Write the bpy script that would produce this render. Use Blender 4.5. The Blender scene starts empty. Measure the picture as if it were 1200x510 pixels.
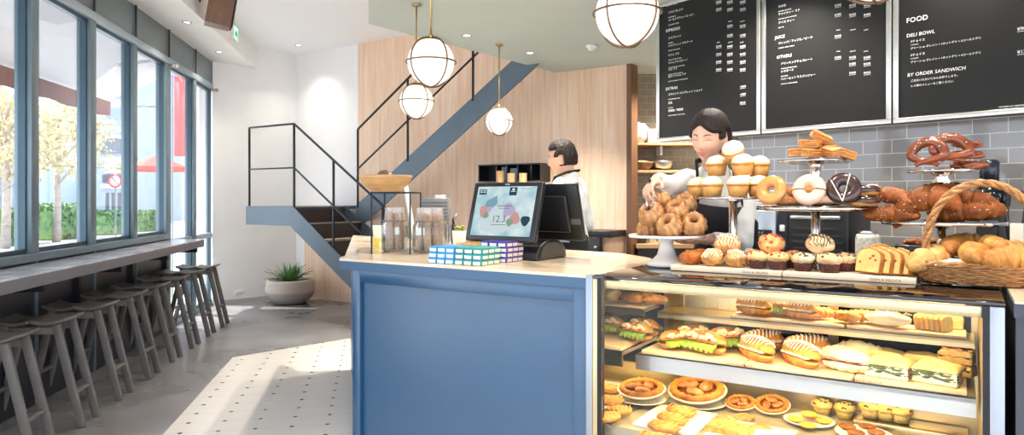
import bpy, bmesh, math, random
from mathutils import Vector as V, Matrix as Mx, noise
pi = math.pi; R = math.radians; cos = math.cos; sin = math.sin
SC = bpy.context.scene; COL = SC.collection
random.seed(7)
CAMH, FPX, CX, HY = 1.4, 800.0, 600.0, 234.0

def px(x, y, Y):                       # photo pixel at depth Y -> world point
    return V(((x-CX)/FPX*Y, Y, CAMH-(y-HY)/FPX*Y))
def onz(x, y, z):                      # photo pixel on the horizontal plane of height z
    return px(x, y, FPX*(CAMH-z)/(y-HY))

# ---------------------------------------------------------------- materials
def lin(c):
    if isinstance(c, str):
        c = tuple(int(c[i:i+2], 16) for i in (0, 2, 4))
    f = lambda u: u/12.92 if u <= .04045 else ((u+.055)/1.055)**2.4
    return tuple(f(u/255.) for u in c)+(1.,)
MATS = {}
def newmat(name):
    m = bpy.data.materials.new(name); m.use_nodes = True
    nt = m.node_tree; nt.nodes.clear()
    return m, nt, nt.nodes, nt.links
def pm(name, c1, c2=None, sc=20., rough=.5, metal=0., bump=0., bsc=None, spec=.5, coat=0., sss=0., stretch=(1, 1, 1), c3=None, contrast=.5, emit=0., trans=0.):
    if name in MATS: return MATS[name]
    m, nt, N, L = newmat(name)
    o = N.new('ShaderNodeOutputMaterial'); b = N.new('ShaderNodeBsdfPrincipled')
    L.new(b.outputs[0], o.inputs[0])
    b.inputs['Roughness'].default_value = rough; b.inputs['Metallic'].default_value = metal
    b.inputs['Specular IOR Level'].default_value = spec; b.inputs['Coat Weight'].default_value = coat
    b.inputs['Transmission Weight'].default_value = trans
    if sss:
        b.inputs['Subsurface Weight'].default_value = sss; b.inputs['Subsurface Radius'].default_value = (.02, .008, .004); b.inputs['Subsurface Scale'].default_value = .5
    b.inputs['Base Color'].default_value = lin(c1)
    tc = N.new('ShaderNodeTexCoord'); mp = N.new('ShaderNodeMapping'); mp.inputs['Scale'].default_value = stretch
    L.new(tc.outputs['Object'], mp.inputs[0])
    if c2 is not None:
        t = N.new('ShaderNodeTexNoise'); t.inputs['Scale'].default_value = sc; t.inputs['Detail'].default_value = 6; t.inputs['Roughness'].default_value = .6
        L.new(mp.outputs[0], t.inputs['Vector'])
        r = N.new('ShaderNodeValToRGB'); r.color_ramp.elements[0].color = lin(c1); r.color_ramp.elements[1].color = lin(c2)
        r.color_ramp.elements[0].position = .5-contrast*.36; r.color_ramp.elements[1].position = .5+contrast*.36
        if c3 is not None:
            e = r.color_ramp.elements.new(.5); e.color = lin(c3)
        L.new(t.outputs['Fac'], r.inputs[0]); L.new(r.outputs[0], b.inputs['Base Color'])
    if bump:
        t2 = N.new('ShaderNodeTexNoise'); t2.inputs['Scale'].default_value = bsc or sc*2; t2.inputs['Detail'].default_value = 5
        L.new(mp.outputs[0], t2.inputs['Vector'])
        bp = N.new('ShaderNodeBump'); bp.inputs['Strength'].default_value = bump; bp.inputs['Distance'].default_value = .004
        L.new(t2.outputs['Fac'], bp.inputs['Height']); L.new(bp.outputs[0], b.inputs['Normal'])
    if emit:
        b.inputs['Emission Color'].default_value = lin(c1); b.inputs['Emission Strength'].default_value = emit
    MATS[name] = m
    return m
def glassmat(name, tint=(255, 255, 255), refl=1., rough=.0, ior=1.45, haze=0.):
    if name in MATS: return MATS[name]
    m, nt, N, L = newmat(name)
    o = N.new('ShaderNodeOutputMaterial'); mx = N.new('ShaderNodeMixShader')
    t = N.new('ShaderNodeBsdfTransparent'); g = N.new('ShaderNodeBsdfGlossy'); f = N.new('ShaderNodeFresnel')
    t.inputs[0].default_value = lin(tint); g.inputs['Roughness'].default_value = rough; f.inputs[0].default_value = ior
    mu = N.new('ShaderNodeMath'); mu.operation = 'MULTIPLY'; mu.inputs[1].default_value = refl
    L.new(f.outputs[0], mu.inputs[0]); L.new(mu.outputs[0], mx.inputs[0])
    L.new(t.outputs[0], mx.inputs[1]); L.new(g.outputs[0], mx.inputs[2]); L.new(mx.outputs[0], o.inputs[0])
    MATS[name] = m
    return m
def emat(name, c, s):
    if name in MATS: return MATS[name]
    m, nt, N, L = newmat(name)
    o = N.new('ShaderNodeOutputMaterial'); e = N.new('ShaderNodeEmission')
    e.inputs[0].default_value = lin(c); e.inputs[1].default_value = s; L.new(e.outputs[0], o.inputs[0])
    MATS[name] = m
    return m
def brickmat(name, c1, c2, mortar, bw, bh, axes='xz', gap=.004, rough=.2, bump=.4, offset=.5, vary=None, grain=None, coat=0., shift=(0, 0)):
    """tiles or planks on object coords: axes names the two object axes used as u, v"""
    m, nt, N, L = newmat(name)
    o = N.new('ShaderNodeOutputMaterial'); b = N.new('ShaderNodeBsdfPrincipled'); L.new(b.outputs[0], o.inputs[0])
    tc = N.new('ShaderNodeTexCoord'); sp = N.new('ShaderNodeSeparateXYZ'); cb = N.new('ShaderNodeCombineXYZ')
    L.new(tc.outputs['Object'], sp.inputs[0])
    for k, ax in enumerate(axes):
        ad = N.new('ShaderNodeMath'); ad.operation = 'ADD'; ad.inputs[1].default_value = shift[k]
        L.new(sp.outputs['xyz'.index(ax)], ad.inputs[0]); L.new(ad.outputs[0], cb.inputs[k])
    t = N.new('ShaderNodeTexBrick'); t.inputs['Scale'].default_value = 1.; t.offset = offset
    t.inputs['Brick Width'].default_value = bw; t.inputs['Row Height'].default_value = bh; t.inputs['Mortar Size'].default_value = gap/2
    t.inputs['Mortar Smooth'].default_value = .1; t.inputs['Bias'].default_value = 0.
    t.inputs['Color1'].default_value = lin(c1); t.inputs['Color2'].default_value = lin(c2); t.inputs['Mortar'].default_value = lin(mortar)
    L.new(cb.outputs[0], t.inputs['Vector'])
    colout = t.outputs['Color']
    if grain:
        n = N.new('ShaderNodeTexNoise'); n.inputs['Scale'].default_value = grain[0]; n.inputs['Detail'].default_value = 8; n.inputs['Distortion'].default_value = .6
        mp = N.new('ShaderNodeMapping'); mp.inputs['Scale'].default_value = grain[1]; L.new(tc.outputs['Object'], mp.inputs[0]); L.new(mp.outputs[0], n.inputs['Vector'])
        r = N.new('ShaderNodeValToRGB'); r.color_ramp.elements[0].position = .3; r.color_ramp.elements[1].position = .7
        r.color_ramp.elements[0].color = lin(grain[2]); r.color_ramp.elements[1].color = (1, 1, 1, 1); L.new(n.outputs['Fac'], r.inputs[0])
        x = N.new('ShaderNodeMix'); x.data_type = 'RGBA'; x.blend_type = 'MULTIPLY'; x.inputs[0].default_value = 1.
        L.new(t.outputs['Color'], x.inputs[6]); L.new(r.outputs[0], x.inputs[7]); colout = x.outputs[2]
    L.new(colout, b.inputs['Base Color'])
    b.inputs['Roughness'].default_value = rough; b.inputs['Coat Weight'].default_value = coat
    if bump:
        bp = N.new('ShaderNodeBump'); bp.inputs['Strength'].default_value = bump; bp.inputs['Distance'].default_value = .003; bp.invert = True
        L.new(t.outputs['Fac'], bp.inputs['Height']); L.new(bp.outputs[0], b.inputs['Normal'])
    MATS[name] = m
    return m

# ---------------------------------------------------------------- geometry
def frame(loc=(0, 0, 0), rz=0., rx=0., ry=0., s=1.):
    return Mx.Translation(V(loc)) @ Mx.Rotation(rz, 4, 'Z') @ Mx.Rotation(ry, 4, 'Y') @ Mx.Rotation(rx, 4, 'X') @ Mx.Scale(s, 4)
def track(d, up=(0, 0, 1)):            # matrix whose z axis runs along d
    return V(d).to_track_quat('Z', 'Y').to_matrix().to_4x4()
class G:
    def __init__(s): s.v = []; s.f = []; s.m = []; s.s = []
    def add(s, vs, fs, mat=0, smooth=False, T=None):
        b = len(s.v)
        s.v += [tuple(T @ V(p)) if T is not None else tuple(p) for p in vs]
        for f in fs:
            s.f.append(tuple(b+i for i in f)); s.m.append(mat); s.s.append(smooth)
        return s
    def frombm(s, bm, mat=0, smooth=False, T=None):
        bm.verts.index_update()
        s.add([v.co.copy() for v in bm.verts], [[v.index for v in f.verts] for f in bm.faces], mat, smooth, T); bm.free(); return s
    def box(s, lo, hi, mat=0, bev=0., T=None, seg=2):
        bm = bmesh.new(); bmesh.ops.create_cube(bm, size=1.)
        lo = V(lo); hi = V(hi); c = (lo+hi)/2; d = hi-lo
        for v in bm.verts: v.co = V((v.co.x*d.x, v.co.y*d.y, v.co.z*d.z))+c
        if bev: bmesh.ops.bevel(bm, geom=list(bm.edges), offset=min(bev, min(abs(d.x), abs(d.y), abs(d.z))*.45), segments=seg, profile=.5, affect='EDGES')
        return s.frombm(bm, mat, bool(bev), T)
    def prism(s, poly, z0, z1, mat=0, T=None, bev=0.):
        n = len(poly)
        ar = sum(poly[i][0]*poly[(i+1) % n][1]-poly[(i+1) % n][0]*poly[i][1] for i in range(n))
        if ar < 0: poly = poly[::-1]
        vs = [(p[0], p[1], z0) for p in poly]+[(p[0], p[1], z1) for p in poly]
        fs = [tuple(range(n-1, -1, -1)), tuple(range(n, 2*n))]+[(i, (i+1) % n, n+(i+1) % n, n+i) for i in range(n)]
        if bev:
            bm = bmesh.new(); q = [bm.verts.new(v) for v in vs]
            for f in fs: bm.faces.new([q[i] for i in f])
            bmesh.ops.bevel(bm, geom=[e for e in bm.edges], offset=bev, segments=2, profile=.5, affect='EDGES')
            return s.frombm(bm, mat, True, T)
        return s.add(vs, fs, mat, False, T)
    def lathe(s, prof, n=32, mat=0, smooth=True, T=None, mod=None, close=False):
        vs = []; fs = []; k = len(prof)
        for (r, z) in prof:
            for j in range(n):
                a = 2*pi*j/n; q = r*(mod(a, r, z) if mod else 1.)
                vs.append((q*cos(a), q*sin(a), z))
        for i in range(k-1 if not close else k):
            for j in range(n):
                i2 = (i+1) % k
                fs.append((i*n+j, i*n+(j+1) % n, i2*n+(j+1) % n, i2*n+j))
        if not close:
            if prof[0][0] > 1e-6: fs.append(tuple(range(n-1, -1, -1)))
            if prof[-1][0] > 1e-6: fs.append(tuple((k-1)*n+j for j in range(n)))
        return s.add(vs, fs, mat, smooth, T)
    def tube(s, pts, r, n=8, mat=0, closed=False, T=None, smooth=True, flat=1., up=None):
        pts = [V(p) for p in pts]; k = len(pts); vs = []; fs = []
        rr = r if isinstance(r, (list, tuple)) else [r]*k
        ref = None
        for i in range(k):
            if closed: d = pts[(i+1) % k]-pts[i-1]
            else: d = pts[min(i+1, k-1)]-pts[max(i-1, 0)]
            if d.length < 1e-9: d = V((0, 0, 1))
            d.normalize()
            if up is not None: x = d.cross(V(up))
            elif ref is None: x = d.orthogonal()
            else: x = ref-d*ref.dot(d)
            if x.length < 1e-6: x = d.orthogonal()
            x.normalize(); ref = x; y = d.cross(x)
            for j in range(n):
                a = 2*pi*j/n
                vs.append(pts[i]+x*(rr[i]*cos(a))+y*(rr[i]*flat*sin(a)))
        for i in range(k if closed else k-1):
            i2 = (i+1) % k
            for j in range(n):
                fs.append((i*n+j, i*n+(j+1) % n, i2*n+(j+1) % n, i2*n+j))
        if not closed:
            fs.append(tuple(range(n-1, -1, -1))); fs.append(tuple((k-1)*n+j for j in range(n)))
        return s.add(vs, fs, mat, smooth, T)
    def bar(s, a, b, w, d=None, mat=0, bev=0., up=(0, 0, 1)):   # square bar between two points
        a = V(a); b = V(b); z = (b-a); L = z.length; z.normalize()
        x = z.cross(V(up)); x = x.normalized() if x.length > 1e-5 else V((1, 0, 0)); y = z.cross(x)
        T = Mx((x.to_4d(), y.to_4d(), z.to_4d(), (0, 0, 0, 1))).transposed()
        for i in range(3): T[3][i] = 0.
        T[0][3], T[1][3], T[2][3] = a; T[3][3] = 1.
        d = d or w
        return s.box((-w/2, -d/2, 0), (w/2, d/2, L), mat, bev, T)
    def ell(s, c, r, nu=20, nv=12, mat=0, T=None, disp=None):
        vs = []; fs = []
        r = (r, r, r) if isinstance(r, (int, float)) else r
        vs.append((0, 0, -1))
        for i in range(1, nv):
            t = -pi/2+pi*i/nv
            for j in range(nu):
                p = 2*pi*j/nu; vs.append((cos(t)*cos(p), cos(t)*sin(p), sin(t)))
        vs.append((0, 0, 1)); top = len(vs)-1
        for j in range(nu):
            fs.append((0, 1+(j+1) % nu, 1+j))
            fs.append((top, 1+(nv-2)*nu+j, 1+(nv-2)*nu+(j+1) % nu))
        for i in range(nv-2):
            for j in range(nu):
                fs.append((1+i*nu+j, 1+i*nu+(j+1) % nu, 1+(i+1)*nu+(j+1) % nu, 1+(i+1)*nu+j))
        out = []
        for p in vs:
            k = disp(V(p)) if disp else 1.
            out.append((c[0]+p[0]*r[0]*k, c[1]+p[1]*r[1]*k, c[2]+p[2]*r[2]*k))
        return s.add(out, fs, mat, True, T)
    def mesh(s, name, mats):
        me = bpy.data.meshes.new(name); me.from_pydata(s.v, [], s.f)
        for m in (mats if isinstance(mats, (list, tuple)) else [mats]): me.materials.append(m)
        me.polygons.foreach_set('material_index', s.m); me.polygons.foreach_set('use_smooth', s.s)
        bm = bmesh.new(); bm.from_mesh(me); bmesh.ops.recalc_face_normals(bm, faces=bm.faces); bm.to_mesh(me); bm.free()
        me.update(); return me
    def build(s, name, mats, parent=None, M=None, autosm=None):
        o = bpy.data.objects.new(name, s.mesh(name, mats)); COL.objects.link(o)
        if parent is not None: o.parent = parent
        if M is not None: o.matrix_basis = M
        return o
def tag(o, label=None, cat=None, group=None, kind=None):
    if label: o['label'] = label
    if cat: o['category'] = cat
    if group: o['group'] = group
    if kind: o['kind'] = kind
    return o
def thing(name, label, cat, M=None, group=None):
    o = bpy.data.objects.new(name, None); COL.objects.link(o); o.empty_display_size = .1
    if M is not None: o.matrix_world = M
    return tag(o, label, cat, group)
def struct(o): o['kind'] = 'structure'; return o
def dup(root, M, label=None, group=None):
    r = root.copy(); COL.objects.link(r); r.matrix_basis = M
    for k in ('label', 'group'):
        if k in r: del r[k]
    if label: r['label'] = label
    if group: r['group'] = group
    for ch in root.children:
        c = ch.copy(); COL.objects.link(c); c.parent = r
        for g in ch.children:
            d = g.copy(); COL.objects.link(d); d.parent = c
    return r
class Kind:
    """first call places the prototype itself, later calls place copies"""
    def __init__(s, maker): s.maker = maker; s.proto = None
    def put(s, M, label, group=None):
        if s.proto is None:
            s.proto = s.maker(); s.proto.matrix_world = M; s.first = s.proto
            s.proto['label'] = label
            if group: s.proto['group'] = group
            return s.proto
        return dup(s.proto, M, label, group)
# frame of the counter and the pastry case: s along the front, m into depth, z up
AV = V((.836, -.548, 0)).normalized(); NV = V((-AV.y, AV.x, 0)); K0 = V((.3486, 2.682, 0)); KA = math.atan2(AV.y, AV.x)
def K(s, m, z=0.): return K0+AV*s+NV*m+V((0, 0, z))
KM = frame(K0, KA)
def KF(s, m, z, rz=0., rx=0., ry=0., sc=1.): return Mx.Translation(K(s, m, z)) @ Mx.Rotation(KA+rz, 4, 'Z') @ Mx.Rotation(ry, 4, 'Y') @ Mx.Rotation(rx, 4, 'X') @ Mx.Scale(sc, 4)
def kpx(x, m):                          # s of the photo column x at depth offset m
    q = (x-CX)/FPX; b = K0+NV*m
    return (q*b.y-b.x)/(AV.x-q*AV.y)
def kz(x, y, m):                        # z of a photo pixel on the plane at depth m
    p = K(kpx(x, m), m); return CAMH-(y-HY)/FPX*p.y
# ---------------------------------------------------------------- camera, world
cam = bpy.data.objects.new('camera', bpy.data.cameras.new('camera')); COL.objects.link(cam)
cam.location = (0, 0, CAMH); cam.rotation_euler = (pi/2, 0, 0)
cam.data.sensor_width = 36.; cam.data.lens = 24.; cam.data.shift_y = -(255-HY)/1200.; cam.data.clip_end = 400
SC.camera = cam
w = bpy.data.worlds.new('sky'); SC.world = w; w.use_nodes = True
bg = w.node_tree.nodes['Background']; bg.inputs[0].default_value = lin((236, 242, 255)); bg.inputs[1].default_value = 2.3
SC.view_settings.view_transform = 'Standard'; SC.view_settings.look = 'None'; SC.view_settings.gamma = 1.; SC.view_settings.use_curve_mapping = False
SC.view_settings.exposure = .70
SC.cycles.use_denoising = True; SC.cycles.max_bounces = 10; SC.cycles.diffuse_bounces = 5; SC.cycles.transparent_max_bounces = 24; SC.cycles.glossy_bounces = 5
SC.cycles.sample_clamp_indirect = 8.; SC.cycles.caustics_reflective = False; SC.cycles.caustics_refractive = False
# ---------------------------------------------------------------- materials of the shell
white = pm('white_paint', (238, 236, 233), (243, 241, 239), 3, .7)
ceilw = pm('ceiling_white_paint', (242, 243, 245), None, 3, .8)
ceilg = pm('ceiling_sage_paint', (176, 188, 183), (182, 193, 188), 2, .7)
steel = pm('stainless', (190, 190, 192), (205, 205, 205), 60, .28, 1., stretch=(1, 1, 40))
chrome = pm('polished_chrome', (225, 222, 218), None, 1, .07, 1.)
slate = pm('slate_blue_steel', (88, 103, 115), (96, 111, 122), 4, .42, .25)
blacksteel = pm('black_steel', (26, 30, 34), None, 1, .4, .3)
alu = pm('anodised_frame', (118, 136, 144), (128, 146, 152), 6, .35, .5)
brass = pm('brass_rod', (196, 168, 112), None, 1, .25, 1.)
winglass = glassmat('window_glass', (252, 254, 255), .35)
oak = brickmat('oak_cladding', (246, 222, 198), (242, 213, 187), (220, 184, 154), 1.9, .14, 'zx', .002, .5, .2, .37, grain=(3., (9, 9, .5), (240, 224, 208)))
tilegrey = brickmat('grey_glazed_tile', (150, 146, 142), (158, 153, 148), (222, 220, 216), .15, .075, 'xz', .0045, .09, .5, coat=.3)
tilebeige = brickmat('beige_glazed_tile', (140, 132, 116), (150, 141, 124), (196, 188, 170), .15, .075, 'xz', .0045, .15, .5)
def floormat():
    m, nt, N, L = newmat('polished_concrete')
    o = N.new('ShaderNodeOutputMaterial'); b = N.new('ShaderNodeBsdfPrincipled'); L.new(b.outputs[0], o.inputs[0])
    tc = N.new('ShaderNodeTexCoord'); n = N.new('ShaderNodeTexNoise'); n.inputs['Scale'].default_value = .9; n.inputs['Detail'].default_value = 7; n.inputs['Roughness'].default_value = .5; n.inputs['Distortion'].default_value = .3
    L.new(tc.outputs['Object'], n.inputs['Vector']); r = N.new('ShaderNodeValToRGB')
    e = r.color_ramp.elements; e[0].position = .3; e[0].color = lin((108, 104, 103)); e[1].position = .72; e[1].color = lin((172, 172, 177))
    x = e.new(.5); x.color = lin((134, 131, 130))
    L.new(n.outputs['Fac'], r.inputs[0]); L.new(r.outputs[0], b.inputs['Base Color'])
    r2 = N.new('ShaderNodeMapRange'); r2.inputs[3].default_value = .16; r2.inputs[4].default_value = .4; L.new(n.outputs['Fac'], r2.inputs[0]); L.new(r2.outputs[0], b.inputs['Roughness'])
    return m
def dottile():
    m, nt, N, L = newmat('cream_tile_with_dots')
    o = N.new('ShaderNodeOutputMaterial'); b = N.new('ShaderNodeBsdfPrincipled'); L.new(b.outputs[0], o.inputs[0])
    tc = N.new('ShaderNodeTexCoord'); sp = N.new('ShaderNodeSeparateXYZ'); L.new(tc.outputs['Object'], sp.inputs[0])
    def mth(op, a, bb=None):
        q = N.new('ShaderNodeMath'); q.operation = op
        for i, u in enumerate((a, bb)):
            if u is None: continue
            if isinstance(u, (int, float)): q.inputs[i].default_value = u
            else: L.new(u, q.inputs[i])
        return q.outputs[0]
    ax = mth('ABSOLUTE', mth('SUBTRACT', mth('FRACT', mth('DIVIDE', sp.outputs[0], .2134)), .5))
    ay = mth('ABSOLUTE', mth('SUBTRACT', mth('FRACT', mth('DIVIDE', sp.outputs[1], .192)), .5))
    dia = mth('LESS_THAN', mth('ADD', ax, ay), .085)
    n = N.new('ShaderNodeTexNoise'); n.inputs['Scale'].default_value = 1.3; L.new(tc.outputs['Object'], n.inputs['Vector'])
    r = N.new('ShaderNodeValToRGB'); r.color_ramp.elements[0].color = lin((222, 215, 206)); r.color_ramp.elements[1].color = lin((236, 230, 222)); L.new(n.outputs['Fac'], r.inputs[0])
    ln = mth('LESS_THAN', mth('ABSOLUTE', mth('SUBTRACT', mth('FRACT', mth('ADD', mth('DIVIDE', sp.outputs[1], .192), .0)), .5)), .012)
    x0 = N.new('ShaderNodeMix'); x0.data_type = 'RGBA'; L.new(ln, x0.inputs[0]); L.new(r.outputs[0], x0.inputs[6]); x0.inputs[7].default_value = lin((206, 196, 186))
    x = N.new('ShaderNodeMix'); x.data_type = 'RGBA'; L.new(dia, x.inputs[0]); L.new(x0.outputs[2], x.inputs[6]); x.inputs[7].default_value = lin((52, 40, 38))
    L.new(x.outputs[2], b.inputs['Base Color']); b.inputs['Roughness'].default_value = .22
    return m
# ---------------------------------------------------------------- floors
WX = lambda X0, Y: X0-.1625*Y            # lines parallel to the window wall
g = G(); g.prism([(WX(-2.62, -3), -3), (5.5, -3), (5.5, 9), (3, 12), (-3.2, 12), (WX(-2.62, 9.1), 9.1)], -.12, 0.)
struct(g.build('floor', floormat()))
ta = V((-2.074, 4.058, 0)); tdir = V((-.2, 1, 0)).normalized(); tperp = V((tdir.y, -tdir.x, 0))
tcorner = V((-2.471, 6.04, 0)); tfar = V((-1.578, 6.92, 0))
TT = Mx((tperp.to_4d(), tdir.to_4d(), (0, 0, 1, 0), (0, 0, 0, 1))).transposed()
for i in range(3): TT[3][i] = 0.
TT[3][3] = 1.; tc0 = onz(342, 500.6, 0.); TT[0][3], TT[1][3], TT[2][3] = tc0.x, tc0.y, 0.
TT = TT @ Mx.Translation((-.1067, -.096, 0)); TI = TT.inverted()
far2 = tcorner+(tfar-tcorner)*2.2
pl = [TI @ p for p in (tcorner, tcorner-tdir*7, tcorner-tdir*7+tperp*3.3, far2+tperp*.0-tdir*1.2, far2)]
g = G(); g.prism([(p.x, p.y) for p in pl], .0, .004)
o = g.build('floor_tiles', dottile()); o.matrix_world = TT; struct(o)
# ---------------------------------------------------------------- walls
WA = V((-3.134, 9.91, 0)); WAM = frame(WA, KA)          # back wall frame: x along it, y into depth
def wa(t, m=0., z=0.): return WA+AV*t+NV*m+V((0, 0, z))
g = G(); g.box((0, 0, 0), (1.271, .12, 3.5)); struct(g.build('wall_back', white, M=WAM))
g = G(); g.box((1.271, -.012, 0), (5.18, .12, 3.5)); struct(g.build('wall_oak', oak, M=WAM))
g = G(); g.box((.2, -.012, 0), (1.271, 0, .95)); struct(g.build('trim_oak', oak, M=WAM))
g = G(); g.box((5.18, -.03, 0), (5.235, .13, 2.8)); struct(g.build('trim_1', pm('dark_oak', (120, 84, 58), (104, 72, 48), 6, .5, stretch=(8, 8, .6)), M=WAM))
wc0 = V((-3.97, 9.05, 0)); wcd = (WA-wc0); wcM = frame(wc0, math.atan2(wcd.y, wcd.x))
g = G(); g.box((.0, 0, 0), (wcd.length, .12, 3.5)); struct(g.build('wall_far', white, M=wcM))
g = G(); g.box((.1, -.012, 0), (wcd.length, 0, .05)); struct(g.build('baseboard_far', pm('floor_trim', (196, 196, 198), None, 1, .4), M=wcM))
# ---------------------------------------------------------------- ceilings and soffit
g = G(); g.prism([(WX(-2.85, -3), -3), (3.6, -3), (3.6, 7.2), wa(5.3)[:2], wa(0, .1)[:2], (WX(-2.85, 9.0), 9.0)], 3.5, 3.6)
struct(g.build('ceiling', ceilw))
gc = [(-1.142, 5.437), tuple(wa(4.339)[:2]), (5.2, 7.8), (5.2, -3), (.58, -3)]
g = G(); g.prism([(-1.142, 5.437), tuple((wa(4.339))[:2]), (.6, 7.75), (1.0, 8.3), (5.2, 8.3), (5.2, -2), (.42, -2)], 2.8, 3.0)
struct(g.build('ceiling_sage', ceilg))
g = G(); g.prism([(WX(-2.02, -3), -3), (WX(-2.02, 9.5), 9.52), (WX(-2.9, 8.8), 8.9), (WX(-2.9, -3), -3)], 3.23, 3.5)
struct(g.build('ceiling_soffit', white))
# ---------------------------------------------------------------- window wall
wd = V((-.1625, 1, 0)).normalized(); WM = frame((-2.5, 0, 0), math.atan2(wd.y, wd.x))   # x along the wall, y outwards (left)
kx = lambda Y: Y*math.sqrt(1+.1625**2)
MY = [-1.68, -.78, .13, 1.03, 1.94, 2.85, 3.76, 4.67, 5.556, 6.43, 7.35, 8.30, 9.16]
dadom = pm('dark_navy_panel', (22, 28, 40), (28, 35, 48), 3, .3)
headm = pm('header_panel', (104, 116, 118), (112, 124, 126), 3, .3, .2)
g = G(); g.box((kx(2.85), 0, 0), (kx(7.35), .1, .98)); struct(g.build('wall_left', dadom, M=WM))
for i, y in enumerate(MY):
    wide = .07 if y == 7.35 else (.045 if y > 7.4 else .05)
    g = G(); dz = 0. if y > 7.3 or y < 2.9 else 1.0
    g.box((kx(y)-wide, .0, dz), (kx(y)+wide, .11, 2.88), 0, .006)
    if 2.9 < y < 7.3: g.box((kx(y)-.012, -.012, 0), (kx(y)+.012, .0, .98))
    o = struct(g.build('trim_%d' % (i+2), alu, M=WM))
g = G(); g.box((kx(2.85), -.02, .98), (kx(7.35), .12, 1.035), 0, .006); struct(g.build('window_sill', alu, M=WM))
g = G(); g.box((kx(-2.6), -.01, 2.86), (kx(9.2), .12, 2.93), 0, .006); g.box((kx(7.35), .02, .9), (kx(9.16), .1, .96)); g.box((kx(7.35), .02, 0), (kx(9.16), .1, .05))
struct(g.build('window_head_rail', pm('pale_rail', (170, 186, 194), None, 1, .3, .4), M=WM))
for i in range(len(MY)-1):
    a, b = kx(MY[i]), kx(MY[i+1])
    g = G(); g.box((a, .01, 2.93), (b, .09, 3.24)); g.box((b-.014, -.01, 2.93), (b+.014, .0, 3.24), 1)
    struct(g.build('trim_%d' % (i+20), [headm, blacksteel], M=WM))
    wide = .05
    g = G(); z0 = 1.035 if 2.8 < MY[i] < 7.3 else .05
    g.box((a+wide, .05, z0), (b-wide, .058, 2.86)); 
    fr = G()
    for (x0, x1, q0, q1) in ((a+wide, a+wide+.022, z0, 2.86), (b-wide-.022, b-wide, z0, 2.86), (a+wide, b-wide, z0, z0+.03), (a+wide, b-wide, 2.83, 2.86)):
        fr.box((x0, .03, q0), (x1, .075, q1))
    wo = fr.build('window_%d' % (i+1), pm('sash_dark', (70, 92, 104), None, 1, .35, .5), M=WM); struct(wo)
    g.build('pane', winglass, wo)
g = G(); g.box((kx(9.16), -.02, 0), (kx(9.4), .2, 3.24)); struct(g.build('trim_40', white, M=WM))
# ---------------------------------------------------------------- kitchen walls
NWd = V((.648, -.762, 0)).normalized(); NW0 = V((2.006, 3.75, 0)); NWA = math.atan2(NWd.y, NWd.x); NWM = frame(NW0, NWA)
def nw(q, m=0., z=0.): return NW0+NWd*q+V((-NWd.y, NWd.x, 0))*m+V((0, 0, z))
g = G(); g.box((-.85, 0, 0), (3.2, .12, 2.8)); struct(g.build('wall_right', tilegrey, M=NWM))
g = G(); g.box((.8, 7.6, 0), (3.2, 7.7, 2.8)); struct(g.build('wall_recess', tilebeige))
pe = nw(-.85); g = G(); g.prism([(pe.x, pe.y), (pe.x+.1, pe.y+.05), (2.8, 7.6), (2.7, 7.6)], 0, 2.8); struct(g.build('wall_recess_side', white))
# platform behind the counter
g = G(); g.prism([tuple(K(-.35, 1.12)[:2]), tuple(K(.0, .8)[:2]), tuple(K(1.6, .8)[:2]), tuple(nw(1.3, -.02)[:2]), tuple(nw(-.84, -.02)[:2]), (2.6, 7.55), (1.3, 7.55), (1.2, 6.9), (-.3, 5.9), (-.2, 5.0)], 0, .08)
struct(g.build('floor_platform', pm('kitchen_floor', (90, 88, 86), None, 1, .5)))
# ---------------------------------------------------------------- bar along the window
g = G()
bf0, bf1 = V((WX(-2.13, 2.9), 2.9, 0)), V((WX(-2.15, 7.45), 7.45, 0))
wb0, wb1 = V((WX(-2.475, 2.9), 2.9, 0)), V((WX(-2.475, 7.45), 7.45, 0))
bar = thing('window_bar', 'long pale veined counter along the window with a grey front edge', 'counter', frame((0, 0, 0)))
marb = pm('bar_marble', (240, 240, 244), (188, 190, 202), 7, .12, stretch=(1, .5, 1), contrast=.35)
g.prism([bf0[:2], bf1[:2], wb1[:2], wb0[:2]], .958, .968); g.build('countertop', marb, bar)
g = G(); g.prism([bf0[:2], bf1[:2], wb1[:2], wb0[:2]], .888, .958); g.build('fascia', pm('bar_edge', (118, 116, 124), (126, 124, 130), 5, .45), bar)
for i, Y in enumerate((3.1, 4.1, 5.25, 6.3, 7.2)):
    g = G(); g.box((kx(Y)-.02, -.33, .84), (kx(Y)+.02, 0, .888)); g.box((kx(Y)-.02, -.03, .5), (kx(Y)+.02, 0, .84))
    o = g.build('bracket', blacksteel, bar, WM)
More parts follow.
